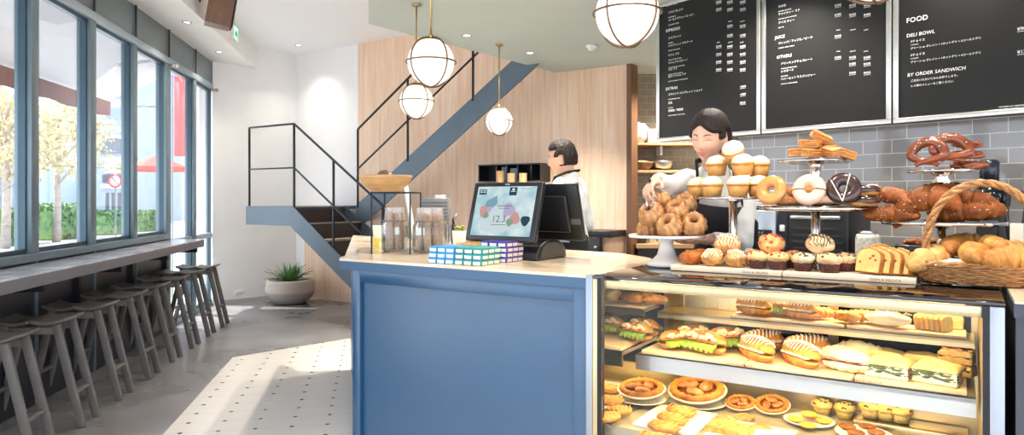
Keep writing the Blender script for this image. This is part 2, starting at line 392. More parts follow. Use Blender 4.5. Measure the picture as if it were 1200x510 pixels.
# ---------------------------------------------------------------- bar stools
stoolm = pm('taupe_stool_paint', (106, 102, 99), (116, 111, 107), 12, .5)
stoolseat = pm('taupe_stool_seat', (118, 112, 106), (108, 102, 97), 9, .42)
def make_stool():
    t = thing('bar_stool', '', 'stool')
    # local x away from the window, y along the bar
    g = G(); nx, ny = 24, 8
    for side in (-1, 1):
        vs = []; fs = []
        for i in range(nx+1):
            u = i/nx; x = side*(.004+.196*u)
            for j in range(ny+1):
                v = -1+2*j/ny
                wy = .135*(1-.22*max(0, u-.75)**2*16*.25); y = v*wy
                z = .652+.020*(u-.45)**2*4-.006*(1-v*v)+.004*u
                vs.append((x, y, z))
        n1 = len(vs); vs += [(p[0], p[1], p[2]-.018) for p in vs]
        st = ny+1
        for i in range(nx):
            for j in range(ny):
                a = i*st+j; q = (a, a+st, a+st+1, a+1); fs.append(q); fs.append(tuple(n1+k for k in q[::-1]))
        rim = [j for j in range(st)]+[i*st+ny for i in range(1, nx+1)]+[nx*st+j for j in range(ny-1, -1, -1)]+[i*st for i in range(nx-1, 0, -1)]
        for k in range(len(rim)):
            a, b = rim[k], rim[(k+1) % len(rim)]; fs.append((a, b, n1+b, n1+a))
        g.add(vs, fs, 0, True)
    g.build('seat', stoolseat, t)
    for sx in (-1, 1):
        for sy in (-1, 1):
            g = G(); g.bar((sx*.14, sy*.1, .638), (sx*.285, sy*.105, .0), .045, .03, 0, .005, up=(0, 1, 0)); g.build('leg', stoolm, t)
        g = G(); g.bar((sx*.236, -.09, .215), (sx*.236, .09, .215), .038, .022, 0, .004); g.build('footrest' if sx > 0 else 'stretcher', stoolm, t)
    for sy in (-1, 1):
        g = G(); g.bar((-.15, sy*.1, .60), (.15, sy*.1, .60), .022, .045, 0, .003); g.build('seat_rail', stoolm, t)
    return t
ST = Kind(make_stool)
names = ['cut by the photo edge, nearest of the row', 'second from the photo edge', 'third from the photo edge', 'fourth from the photo edge', 'fourth back from the glazed end panels', 'third back from the glazed end panels', 'second to last, next to the bar end', 'last one, before the glazed end panels']
for i, Y in enumerate((3.70, 4.25, 4.81, 5.37, 5.92, 6.47, 7.02, 7.57)):
    ST.put(frame((WX(-2.25, Y), Y, 0), math.atan2(wd.y, wd.x)-pi/2), 'taupe bar stool with splayed legs, '+names[i], 'bar stools along the window')
# ---------------------------------------------------------------- counter
navy = pm('navy_lacquer', (26, 70, 106), (30, 76, 112), 2, .32, coat=.0, spec=.9)
marble = pm('cream_veined_stone', (196, 158, 116), (236, 220, 196), 5, .14, stretch=(.7, 4, 1), c3=(228, 206, 176), contrast=.9)
ct = thing('service_counter', 'navy panelled service counter with pale stone top', 'counter', KM)
KI = KM.inverted()
BL = KI @ V((-1.34, 5.755, 0)); BR = KI @ V((.62, 3.80, 0)); MID = KI @ V((.74, 3.5, 0))
top = [(-1.47, .0), (-.0665, 0), (-.0665, .062), (-.0355, .062), (-.0355, .725), (MID.x-.04, MID.y), (BR.x, BR.y), (BL.x, BL.y), (-1.50, .06), (-1.495, .02)]
g = G(); g.prism(top, 1.088, 1.1, 0); g.build('countertop', marble, ct)
g = G(); g.prism(top, 1.045, 1.088, 0); g.build('edge_band', pm('navy_edge', (58, 88, 118), None, 1, .4, .2), ct)
body = [(-1.385, .046), (-.475, .046), (-.475, .76), (BR.x-.05, BR.y-.05), (BL.x+.1, BL.y-.12), (-1.385, .1)]
g = G(); g.prism(body, .0, 1.045); g.build('body', navy, ct)
g = G(); g.box((-1.385, .03, 0), (-.0665, .0455, 1.0445)); g.build('front_board', navy, ct)
g = G()
g.box((-1.385, .008, .0), (-1.335, .03, 1.045), 0, .002); g.box((-.125, .008, .0), (-.066, .03, 1.045), 0, .002); g.box((-1.335, .008, .985), (-.125, .03, 1.045), 0, .002); g.box((-1.335, .008, 0), (-.125, .03, .12), 0, .002)
g.build('panel_frame', navy, ct)
# ---------------------------------------------------------------- pastry case
case = thing('pastry_display_case', 'glass fronted pastry display case with a black glass top and steel posts', 'display case', KM)
S0, S1, MB = -.45, 1.236, .72
warmlit_steel = pm('case_steel', (196, 176, 136), (206, 188, 150), 30, .3, 1., stretch=(30, 30, .5))  # stainless, with the gold of the warm case light mixed into its colour
satin = pm('satin_steel_post', (150, 157, 166), (160, 166, 174), 10, .35, .85, stretch=(1, 1, .1))
blackg = pm('black_glass', (10, 10, 12), None, 1, .04, spec=.8)
caseglass = glassmat('case_glass', (253, 254, 253), .3)
g = G(); g.box((-.0345, 0, 1.088), (S1+.055, MB, 1.1), 0, .002); g.build('glass_top', blackg, case)
g = G(); g.box((-.0655, -.002, 0), (-.036, .06, 1.1), 0, .002); g.build('post', satin, case)
g = G(); g.box((-.0352, .0, 0), (-.016, .05, 1.087), 0, .001); g.build('post_trim', warmlit_steel, case)
g = G(); g.box((-.0155, .0, 0), (.002, .03, 1.087)); g.build('gasket', blacksteel, case)
g = G(); g.box((S1, .0, 0), (S1+.016, .03, 1.087)); g.build('gasket', blacksteel, case)
g = G(); g.box((S1+.0165, -.004, 0), (S1+.053, .06, 1.087), 0, .002); g.build('post', satin, case)
g = G(); g.box((.003, .004, .30), (S1-.001, .010, 1.087)); g.build('front_glass', caseglass, case)
g = G(); g.box((.002, .014, 1.05), (S1, .034, 1.084), 0, .002); g.build('lamp_rail', warmlit_steel, case)
g = G(); g.box((.02, .035, 1.052), (S1-.02, .047, 1.06)); g.build('light_strip', emat('case_light', (255, 214, 136), 18.), case)
g = G(); g.box((S0, .06, .465), (S1, .699, .50)); g.box((S0, .055, 0), (S1, .699, .465)); g.build('deck', pm('deck_steel', (176, 164, 140), None, 1, .35, .3), case)
g = G(); g.box((S0-.02, .055, .43), (S0, MB, 1.04)); g.build('side_panel', warmlit_steel, case)
g = G(); g.box((S1, .055, .43), (S1+.02, MB, 1.085)); g.build('side_panel', warmlit_steel, case)
# back: steel centre panel and two framed sliding openings
g = G(); g.box((.016, .70, .43), (.32, .72, 1.085))
for x in (.09, .2, .25, .3): g.box((x-.004, .694, .43), (x+.004, .70, 1.085))
g.build('back_panel', warmlit_steel, case)
for (a, b) in ((S0, .016), (.32, .735), (.735, S1)):
    g = G(); w_ = .02
    zt_ = 1.04 if a < 0 else 1.085; e_ = -.037 if a < 0 else b
    g.box((a, .70, .43), (b, .72, .60)); g.box((a, .70, zt_-.04), (b, .72, zt_)); g.box((a, .70, .60), (a+w_, .72, zt_-.04)); g.box((b-w_, .70, .60), (b, .72, zt_-.04))
    d = g.build('sliding_door', warmlit_steel, case)
    g = G(); g.box((a+w_, .706, .60), (b-w_, .712, zt_-.04)); g.build('pane', glassmat('smoked_glass', (150, 150, 150), .8), d)
g = G(); g.box((.006, .24, .50), (.016, .699, .512)); g.box((-.006, .06, .50), (.022, .699, .505)); g.build('divider_rail', steel, case)
CASEBOARDS = []
wood_l = pm('maple_board', (232, 204, 166), (222, 190, 150), 6, .5, stretch=(1, 8, 8))
for (a, b) in ((S0+.02, -.022), (.04, S1-.012)):
    g = G(); g.box((a, .25, .735), (b, .66, .75)); g.box((a, .25, .688), (b, .262, .75)); o = g.build('shelf', steel, case)
    g = G(); g.box((a, .50, .885), (b, .69, .895)); g.box((a, .50, .868), (b, .508, .895)); g.build('upper_shelf', warmlit_steel, case)
for i in range(3):
    a = .30+.36*i
for (a, b) in ((-.4, -.03), (.36, .80), (.81, 1.2)):
    g = G(); g.box((a, .515, .8955), (b, .675, .907), 0, .002); tag(g.build('serving_board', wood_l, None, KM), 'maple board on the upper shelf of the pastry case, %s' % {-.4: 'in the left bay', .36: 'under the filled croissants', .81: 'under the ciabatta and sliced bread'}[a], 'serving board', 'boards on the upper case shelf')
for (a, b, t) in ((-.4, -.03, 'in the left bay under lettuce baguettes'), (.06, .48, 'at the left end under lettuce baguettes'), (.485, .86, 'under iced croissants and the ham baguette'), (.865, 1.2, 'under the spinach focaccia')):
    g = G(); g.box((a, .268, .7505), (b, .60, .768), 0, .003); bd = g.build('serving_board', wood_l, None, KM); tag(bd, 'maple board on the middle case shelf '+t, 'serving board', 'boards on the middle case shelf')
    if a > .04: CASEBOARDS.append((bd, a))
# light of the case strip, with added fill under the shelves
def area(name, M, sx, sy, e, col=(1, 1, 1), spread=180):
    l = bpy.data.lights.new(name, 'AREA'); l.shape = 'RECTANGLE'; l.size = sx; l.size_y = sy; l.energy = e; l.color = col; l.spread = R(spread)
    l.energy *= 2.6; o = bpy.data.objects.new(name, l); COL.objects.link(o); o.matrix_world = M; return o
area('case_strip_and_fill', KM @ Mx.Translation((.62, .10, 1.075)) @ Mx.Rotation(R(-25), 4, 'X'), 1.15, .05, 4., (1., .76, .38))
area('case_strip_and_fill', KM @ Mx.Translation((.62, .45, .73)), 1.1, .1, 1.2, (1., .76, .38))  # added fill under the middle shelf, no fitting there
area('case_strip_and_fill', KM @ Mx.Translation((-.22, .45, 1.06)), .4, .1, 1.8, (1., .76, .38))
area('case_strip_and_fill', KM @ Mx.Translation((-.22, .45, .73)), .4, .1, .5, (1., .76, .38))  # same added fill below the left bay shelf
area('case_strip_and_fill', KM @ Mx.Translation((.75, .62, 1.075)), .9, .05, 1.8, (1., .76, .38))
# counter to the right of the case
rc = thing('side_counter', 'dark slate side counter with a pale top right of the pastry case', 'counter', KM)
g = G(); g.box((1.31, -.0, 1.06), (2.6, .68, 1.1)); g.build('edge', pm('slate_paint', (62, 68, 78), None, 1, .5), rc)
g = G(); g.box((1.315, .02, 0), (2.59, .66, 1.06)); g.build('body', pm('slate_paint2', (66, 72, 80), (60, 66, 74), 4, .5), rc)
g = G(); g.box((1.312, .002, 1.1), (2.6, .68, 1.106)); g.build('countertop', marble, rc)
# ---------------------------------------------------------------- staircase
P0 = px(343, 242, 7.9); P0.z = 0; SM = frame(P0, KA)     # x along the flight (down to the right), y into depth
stair = thing('staircase', 'slate blue steel staircase with a landing, open railing and dark treads', 'staircase', SM)
ZL, SL, NW_ = 1.32, .672, .80
g = G()
g.add([(-.87, 0, ZL-.225), (-.05, 0, ZL-.225), (1.62, 0, .0), (1.92, 0, 0), (.0, 0, ZL), (-.87, 0, ZL)]+[(-.87, .012, ZL-.225), (-.05, .012, ZL-.225), (1.62, .012, .0), (1.92, .012, 0), (.0, .012, ZL), (-.87, .012, ZL)],
      [(0, 1, 2, 3, 4, 5), (11, 10, 9, 8, 7, 6)]+[(i, (i+1) % 6, 6+(i+1) % 6, 6+i) for i in range(6)])
g.build('stringer', slate, stair)
g = G(); g.box((-.87, .012, ZL-.225), (-.858, 1.3, ZL)); g.box((-.858, .012, ZL-.04), (.0, 1.3, ZL)); g.box((-.858, .012, ZL-.2), (0, 1.3, ZL-.19)); g.build('landing', slate, stair)
dark = pm('dark_tread', (62, 54, 52), (70, 60, 56), 5, .45); nose = pm('tread_nosing', (170, 158, 150), None, 1, .4)
rise = ZL/7; go = rise/SL
for i in range(7):
    z = ZL-rise*i; x = go*i
    g = G(); g.box((x-.02, .012, z-rise), (x, NW_, z-.012))
    if i: g.box((x-go, .012, z-.03), (x, NW_, z-.012))
    g.box((x-.03, .012, z-.012), (x+.006, NW_, z), 1); g.build('tread', [dark, nose], stair)
g = G(); T0 = .19
def zu(t): return 1.755+.666*(t-.839)
pts = [(T0, zu(T0)-.02), (T0+.05, zu(T0)-.28), (3.0, zu(3.0)-.29), (3.0, zu(3.0)), (T0, zu(T0))]
k = len(pts); g.add([(p[0], NW_, p[1]) for p in pts]+[(p[0], NW_+.02, p[1]) for p in pts], [tuple(range(k)), tuple(range(2*k-1, k-1, -1))]+[(i, (i+1) % k, k+(i+1) % k, k+i) for i in range(k)])
g.add([(.0, NW_, ZL), (.0, NW_, ZL-.25), (.7, NW_, ZL-.25-.7*SL), (.7, NW_, ZL-.7*SL+.05)]+[(.0, NW_+.01, ZL), (.0, NW_+.01, ZL-.25), (.7, NW_+.01, ZL-.25-.7*SL), (.7, NW_+.01, ZL-.7*SL+.05)], [(0, 1, 2, 3), (7, 6, 5, 4), (0, 4, 5, 1), (1, 5, 6, 2), (2, 6, 7, 3), (3, 7, 4, 0)])
g.build('stringer', slate, stair)
for i in range(10):
    z = zu(.3+go*i)-.03; x = .3+go*i; g = G(); g.box((x, NW_+.02, z-.025), (x+go+.02, NW_+.10, z)); g.build('tread', [dark, nose], stair)
railm = blacksteel
def rail(pts, r=.0105):
    g = G()
    for a, b in zip(pts, pts[1:]): g.bar(a, b, r*2, r*2, 0, .002)
    g.build('handrail', railm, stair)
def post(x, y, z0, z1): g = G(); g.box((x-.0105, y-.0105, z0), (x+.0105, y+.0105, z1), 0, .002); g.build('post', railm, stair)
HR = .96
rail([(-.83, .02, ZL+HR), (.0, .02, ZL+HR), (1.75, .02, ZL+HR-1.75*SL)])
rail([(-.83, .02, ZL+.45), (.0, .02, ZL+.45), (1.75, .02, ZL+.45-1.75*SL)], .009)
for x in (-.83, 0): post(x, .02, ZL-.05, ZL+HR)
for x in (.66, 1.4): post(x, .02, ZL-x*SL-.05, ZL+HR-x*SL)
rail([(.23, NW_, zu(.23)+.92), (2.7, NW_, zu(2.7)+.92)]); rail([(.23, NW_, zu(.23)+.43), (2.7, NW_, zu(2.7)+.43)], .009)
for x in (.23, 1.05, 2.0): post(x, NW_, zu(x)-.05, zu(x)+.92)
# ---------------------------------------------------------------- pendants
globe = None
def globemat():
    m, nt, N, L = newmat('opal_glass_lit'); o = N.new('ShaderNodeOutputMaterial'); e = N.new('ShaderNodeEmission'); a = N.new('ShaderNodeAddShader'); gl = N.new('ShaderNodeBsdfPrincipled')
    gl.inputs['Base Color'].default_value = lin((250, 246, 238)); gl.inputs['Roughness'].default_value = .12
    e.inputs[0].default_value = lin((255, 240, 216)); e.inputs[1].default_value = .62; L.new(e.outputs[0], a.inputs[0]); L.new(gl.outputs[0], a.inputs[1]); L.new(a.outputs[0], o.inputs[0]); return m
gm = globemat(); bronze = pm('bronze_ring', (120, 96, 80), None, 1, .35, .8)
def make_pendant():
    t = thing('pendant_lamp', '', 'lamp'); r = .119
    g = G(); g.ell((0, 0, 0), r, 32, 20); g.build('globe', gm, t)
    g = G(); ring = [(cos(2*pi*i/48)*.128, sin(2*pi*i/48)*.128, 0) for i in range(48)]; g.tube(ring, .0042, 6, closed=True)
    g.build('ring', bronze, t)
    for a in (.5, .5+pi/2):
        g = G(); ring = [(cos(2*pi*i/48)*.128*cos(a), cos(2*pi*i/48)*.128*sin(a), sin(2*pi*i/48)*.128) for i in range(48)]; g.tube(ring, .0042, 6, closed=True); g.build('ring', bronze, t)
    g = G(); g.lathe([(.02, .122), (.05, .112), (.052, .108), (.045, .106)], 24); g.lathe([(.011, .12), (.011, .14), (.006, .15)], 12); g.build('cap', brass, t)
    g = G(); g.lathe([(.0055, .14), (.0055, .695)], 10); g.build('rod', brass, t)
    g = G(); g.lathe([(.036, .683), (.036, .694), (.034, .695)], 24); g.build('ceiling_rose', brass, t)
    return t
PD = Kind(make_pendant)
for (x, y, Y, t) in ((585, 141, 6.15, 'hanging alone before the oak wall above the till'), (488, 118, 4.89, 'behind and below another lamp in front of the stair rails'),
                  (505, 75, 3.5, 'in front of the upper stair rail, overlapping a lamp behind'), (735, 14.5, 2.58, 'beside the left edge of the menu boards'), (1027, -38, 2.0, 'cut by the photo top before the middle menu board')):
    p = px(x, y, Y); p.z = 2.105
    PD.put(frame(p, .3), 'opal globe pendant lamp '+t, 'globe pendants')
# ---------------------------------------------------------------- downlights, detector, speaker, signs
def make_down():
    t = thing('downlight', '', 'downlight')
    g = G(); g.lathe([(.032, -.001), (.034, -.004), (.045, -.005), (.047, -.001), (.047, .0)], 24); g.build('trim_ring', pm('downlight_ring', (150, 150, 150), None, 1, .3, .9), t)
    g = G(); g.lathe([(.0, -.0015), (.032, -.0015)], 24); g.build('lens', emat('lens_lit', (255, 244, 225), 3.), t)
    return t
DL = Kind(make_down)
for (x, y, z, t) in ((547, 41.5, 2.799, 'above the globe by the stairs, in the sage ceiling'), (621, 62, 2.799, 'in the sage ceiling nearer the oak wall corner'), (219, 26, 3.229, 'in the white soffit, near the wooden speaker'), (257, 61, 3.229, 'in the white soffit, near the far wall'), (350, 53, 3.499, 'in the white main ceiling by the far wall')):
    p = onz(x, y, z); DL.put(frame(p), 'small round recessed downlight '+t, 'recessed downlights')
LAMPK = 3.
def spot(p, e, ang=110, col=(1, .93, .82), r=.04, name='downlight_and_fill_spot'):
    l = bpy.data.lights.new(name, 'SPOT'); l.energy = e*LAMPK; l.spot_size = R(ang); l.spot_blend = .8; l.color = col; l.shadow_soft_size = r
    o = bpy.data.objects.new(name, l); COL.objects.link(o); o.location = p; return o
for (x, y, z) in ((547, 41.5, 2.79), (621, 62, 2.79)): spot(onz(x, y, z), 90)
for (x, y, z) in ((219, 26, 3.22), (257, 61, 3.22), (350, 53, 3.49)): spot(onz(x, y, z), 12)
for p, e in (((.2, 4.6, 2.79), 70), ((1.3, 2.3, 2.79), 16), ((.5, 2.2, 2.79), 18), ((1.9, 2.0, 2.79), 12), ((2.0, 3.2, 2.79), 16), ((1.3, 3.75, 2.79), 40), ((-.3, 1.6, 2.79), 40)): spot(V(p), e, 120)  # unseen fill spots added under the sage ceiling, without fittings
spot(V((1.7, 6.9, 2.79)), 60, 120)  # unseen spot added to light the recess
p = onz(693, 53, 2.8)
g = G(); g.lathe([(.05, 0), (.05, -.018), (.042, -.026), (.03, -.03), (.028, -.045), (.0, -.047)], 24); tag(g.build('smoke_detector', pm('white_plastic', (240, 240, 238), None, 1, .4), None, frame(p)), 'round white smoke detector on the sage ceiling', 'smoke detector')
SPC = px(258, 9, 6.8); SPC.x = WX(-2.02, 6.8)+.22
sp = thing('wall_speaker', 'wood cased loudspeaker with dark grille hung from the soffit', 'speaker', frame(SPC, R(28), 0, R(9)))
g = G(); g.box((-.115, -.1, -.19), (.115, .11, .19), 0, .006); g.build('cabinet', pm('walnut', (122, 88, 64), (104, 74, 52), 5, .45, stretch=(6, 6, .8)), sp)
g = G(); g.box((.115, -.09, -.18), (.135, .10, .18), 0, .004); g.build('grille', pm('speaker_cloth', (34, 36, 42), None, 1, .8), sp)
g = G(); g.bar((-.115, .0, .1), (-.2, 0, .1), .02); g.bar((-.19, 0, .0), (-.19, 0, .22), .016); g.build('bracket', blacksteel, sp)
es = px(277, 42, 8.2); es.x = WX(-2.02, 8.2)
ex = thing('exit_sign', 'small green and white lit exit sign on the soffit face', 'sign', frame((es.x+.001, es.y, 3.40), math.atan2(wd.y, wd.x)))
g = G(); g.box((-.11, -.035, -.085), (.11, .0, .085), 0, .004); g.build('housing', pm('sign_housing', (236, 238, 236), None, 1, .4), ex)
g = G(); g.box((-.1, -.037, -.075), (.1, -.035, .075)); g.build('face', emat('exit_face', (190, 240, 205), 1.0), ex)
g = G(); g.prism([(-.06, -.04), (.02, -.04), (.02, .02), (-.06, .02)], 0, .001, T=Mx.Translation((0, -.0375, 0)) @ Mx.Rotation(pi/2, 4, 'X')); g.ell((.05, -.038, .03), (.014, .001, .014), 12, 6); g.bar((.05, -.038, .015), (.03, -.038, -.03), .014, .002); g.bar((.03, -.038, -.03), (.06, -.038, -.06), .012, .002); g.build('pictogram', emat('exit_green', (20, 150, 90), 1.), ex)
p = px(210, 80, 7.3); p.x = WX(-2.5, 7.3)+.03
g = G(); g.tube([(0, 0, 0), (.06, 0, 0)], .022, 12); g.ell((.07, 0, 0), (.024, .026, .026)); tag(g.build('window_sensor', pm('sensor_metal', (190, 184, 176), None, 1, .3, .6), None, frame((p.x-.02, 7.35, 2.84))), 'small round metal sensor on the window head above the wide mullion', 'sensor')
g = G(); g.tube([(0, 0, 0), (.06, 0, 0)], .02, 12); g.ell((.07, 0, 0), (.022, .024, .024)); tag(g.build('window_sensor', pm('sensor_brass', (176, 150, 120), None, 1, .3, .6), None, frame((WX(-2.5, 9.0)+.0, 9.0, 2.84))), 'small round brass coloured sensor on the window head at the far corner', 'sensor')
p = wc0+wcd*.35; g = G(); nrm = V((wcd.y, -wcd.x, 0)).normalized()
oM = frame(wc0, math.atan2(wcd.y, wcd.x)) @ Mx.Translation((.36, -.006, .14))
g = G(); g.box((-.06, -.004, -.035), (.06, .006, .035), 0, .002); g.box((-.03, -.006, -.015), (.03, -.003, .015), 0, .001); tag(g.build('outlet_plate', pm('white_plastic', (240, 240, 238)), None, oM), 'white double socket plate low on the far wall left of the plant', 'socket')
# ---------------------------------------------------------------- potted plant
pp = onz(340, 355, 0.); 
pl_ = thing('potted_plant', 'spiky green plant in a round grey stone pot by the stairs', 'plant', frame(pp))
def potmat():
    m, nt, N, L = newmat('two_tone_stone'); o = N.new('ShaderNodeOutputMaterial'); b = N.new('ShaderNodeBsdfPrincipled'); L.new(b.outputs[0], o.inputs[0]); b.inputs['Roughness'].default_value = .8
    tc = N.new('ShaderNodeTexCoord'); sp = N.new('ShaderNodeSeparateXYZ'); L.new(tc.outputs['Object'], sp.inputs[0]); n = N.new('ShaderNodeTexNoise'); n.inputs['Scale'].default_value = 6; L.new(tc.outputs['Object'], n.inputs[0])
    a = N.new('ShaderNodeMath'); a.operation = 'MULTIPLY_ADD'; a.inputs[1].default_value = .03; L.new(n.outputs[0], a.inputs[0]); L.new(sp.outputs[2], a.inputs[2])
    c = N.new('ShaderNodeMath'); c.operation = 'GREATER_THAN'; c.inputs[1].default_value = .175; L.new(a.outputs[0], c.inputs[0])
    x = N.new('ShaderNodeMix'); x.data_type = 'RGBA'; L.new(c.outputs[0], x.inputs[0]); x.inputs[6].default_value = lin((160, 152, 146)); x.inputs[7].default_value = lin((192, 178, 166)); L.new(x.outputs[2], b.inputs[0]); return m
g = G(); g.lathe([(.0, 0), (.19, .0), (.225, .015), (.29, .09), (.325, .16), (.322, .21), (.305, .30), (.298, .32), (.27, .32), (.27, .27), (.0, .27)], 40); g.build('pot', potmat(), pl_)
g = G(); g.lathe([(.0, .285), (.2, .285), (.27, .275)], 24, smooth=True); g.build('soil', pm('soil', (52, 44, 36), (38, 32, 26), 30, .9), pl_)
g = G(); rnd = random.Random(3)
for i in range(150):
    a = rnd.uniform(0, 2*pi); el = rnd.uniform(.12, 1.45); Ln = rnd.uniform(.22, .36)*(1. if el < 1 else .9); d = V((cos(a)*cos(el), sin(a)*cos(el), sin(el)))
    b = V((cos(a)*rnd.uniform(0, .1), sin(a)*rnd.uniform(0, .1), .285)); n = 6
    side = d.cross(V((0, 0, 1))).normalized(); pts = [b+d*(Ln*i_/n)-V((0, 0, .10*(i_/n)**2*cos(el))) for i_ in range(n+1)]
    vs = []; fs = []
    for i_, q in enumerate(pts):
        wv = .011*(1-(i_/n)**1.6)+.0008; up_ = V((0, 0, .004)); vs += [q-side*wv+up_, q, q+side*wv+up_]
        if i_: c = 3*i_; fs += [(c-3, c-2, c+1, c), (c-2, c-1, c+2, c+1)]
    g.add(vs, fs, 0, True)
g.build('leaves', pm('leaf_green', (70, 116, 62), (116, 158, 96), 9, .45), pl_)
# ---------------------------------------------------------------- baked goods (each maker returns one thing around its own origin)
def crust(name, a, b, **k):
    d = dict(sc=22, rough=.5, bump=.5, bsc=55, spec=.3); d.update(k); return pm(name, a, b, **d)
golden = crust('golden_crust', (158, 86, 32), (230, 170, 90), sc=20, contrast=.7)
goldenl = crust('pale_crust', (190, 122, 54), (240, 200, 128), sc=18, contrast=.7)
brownc = crust('brown_crust', (84, 42, 18), (178, 98, 42), sc=18, contrast=.8, bump=.8)
bundtm = crust('sugared_bundt', (138, 76, 32), (220, 172, 118), sc=30, contrast=.7)
cream = pm('cream_frosting', (238, 218, 178), (246, 230, 198), 10, .55, sss=.1, bump=.15, bsc=20)
cakem = crust('sponge', (192, 136, 70), (216, 166, 98), sc=40, bump=.3)
linerm = pm('brown_liner', (82, 42, 36), (100, 54, 44), 30, .7)
whitebread = crust('floury_bread', (232, 206, 156), (250, 238, 206), sc=9, bump=.2)
choc = pm('chocolate_glaze', (52, 30, 22), (64, 38, 28), 8, .22, coat=.4)
pinkg = pm('pink_glaze', (232, 184, 158), (238, 194, 170), 8, .3)
sugarg = pm('sugar_glaze', (206, 128, 60), (224, 156, 86), 12, .18, coat=.6)
doughm = crust('donut_dough', (196, 134, 66), (220, 164, 96))
icing = pm('white_icing', (246, 236, 220), None, 1, .4)
berry = pm('red_berry', (168, 44, 44), (206, 78, 66), 30, .4)
lettuce = pm('lettuce', (116, 158, 38), (176, 206, 84), 16, .5, sss=.05)
hamm = pm('ham', (226, 140, 118), (238, 168, 146), 12, .45)
salm = pm('tomato', (212, 86, 48), (230, 120, 74), 20, .4)
parchment = pm('parchment', (250, 244, 232), None, 1, .6)
poppy = pm('dark_crumb', (58, 46, 44), (92, 76, 66), 40, .6)
N3 = noise.noise
def mk(name, cat):
    return thing(name, '', cat)
def rnd_disp(seed, f=3., a=.08):
    o = V((seed*3.7, seed*1.3, seed*7.1))
    return lambda p: 1.+a*N3(p*f+o)
def bundt():
    t = mk('bundt_cake', 'cake'); g = G()
    def md(a, r, z):
        k = min(1., max(0., (r-.022)/.03)); return 1.-.16*k*abs(cos(6*a+z*14))**1.5
    g.lathe([(.016, .0), (.03, -.034), (.052, -.036), (.060, -.022), (.0605, -.002), (.056, .016), (.046, .032), (.034, .041), (.025, .04), (.018, .028), (.014, .01)], 96, 0, True, None, md, close=True)
    g.build('cake', bundtm, t); return t
def cupcake():
    t = mk('cupcake', 'cupcake'); g = G()
    g.lathe([(.0, 0), (.036, 0), (.045, .044), (.043, .046), (.0, .046)], 48, mod=lambda a, r, z: 1+.012*cos(24*a)); g.build('cake', cakem, t)
    g = G(); g.ell((0, 0, .05), (.049, .049, .013), 28, 10, disp=rnd_disp(4, 3, .05)); g.build('rim_crust', golden, t)
    g = G(); g.ell((0, 0, .058), (.046, .046, .032), 32, 16, disp=rnd_disp(2, 2.2, .10)); g.build('frosting', cream, t); return t
def donut_maker(gl, stripe=None, nm='donut'):
    def f():
        t = mk(nm, 'donut'); Rr, r = .040, .0235
        def tor(g, a0, a1, rr, sq, zoff=0, n=48, k=14, wav=0.):
            vs = []; fs = []
            full = a1-a0 > 2*pi-.01
            for i in range(n):
                p = 2*pi*i/n
                e1 = a1+wav*(.5+.5*sin(5*p)+.4*sin(9*p)); e0 = a0-wav*(.5+.5*sin(4*p+1))
                for j in range(k):
                    q = (a0+(a1-a0)*j/k) if full else e0+(e1-e0)*j/(k-1)
                    vs.append(((Rr+rr*cos(q))*cos(p), (Rr+rr*cos(q))*sin(p), rr*sq*sin(q)+zoff))
            for i in range(n):
                i2 = (i+1) % n
                for j in range(k if full else k-1):
                    j2 = (j+1) % k; fs.append((i*k+j, i2*k+j, i2*k+j2, i*k+j2))
            g.add(vs, fs, 0, True)
        g = G(); tor(g, 0, 2*pi, r, .82); g.build('dough', doughm, t)
        g = G(); tor(g, -.25, pi+.25, r*1.06, .84, wav=.22); g.build('glaze', gl, t)
        if stripe:
            g = G()
            for pts in stripe[0]: g.tube([(x, y, .82*1.06*math.sqrt(max(r*r-(math.hypot(x, y)-Rr)**2, 1e-6))+.001) for (x, y) in pts], .0022, 6)
            g.build('icing_line', stripe[1], t)
        return t
    return f
def seg(p, q, n=14): return [(p[0]+(q[0]-p[0])*i/n, p[1]+(q[1]-p[1])*i/n) for i in range(n+1)]
def slice_block():
    t = mk('caramel_slice', 'pastry'); g = G()
    bm = bmesh.new(); bmesh.ops.create_cube(bm, size=1.); bmesh.ops.subdivide_edges(bm, edges=bm.edges, cuts=8, use_grid_fill=True)
    for v in bm.verts:
        p = V((v.co.x*.084, v.co.y*.044, v.co.z*.034)); lay = .0016*sin(p.z*700)+.0022*N3(p*70)
        if abs(v.co.z) < .49: p.x += lay*(1 if p.x > 0 else -1)*(abs(v.co.x) > .49); p.y += lay*(1 if p.y > 0 else -1)*(abs(v.co.y) > .49)
        p.z += .003*N3(p*40)*(v.co.z > .49); v.co = p
    g.frombm(bm, 0, False); g.build('pastry', pm('layered_pastry', (160, 92, 36), (220, 156, 82), 16, .6, stretch=(1, 1, 9), bump=.4), t); return t
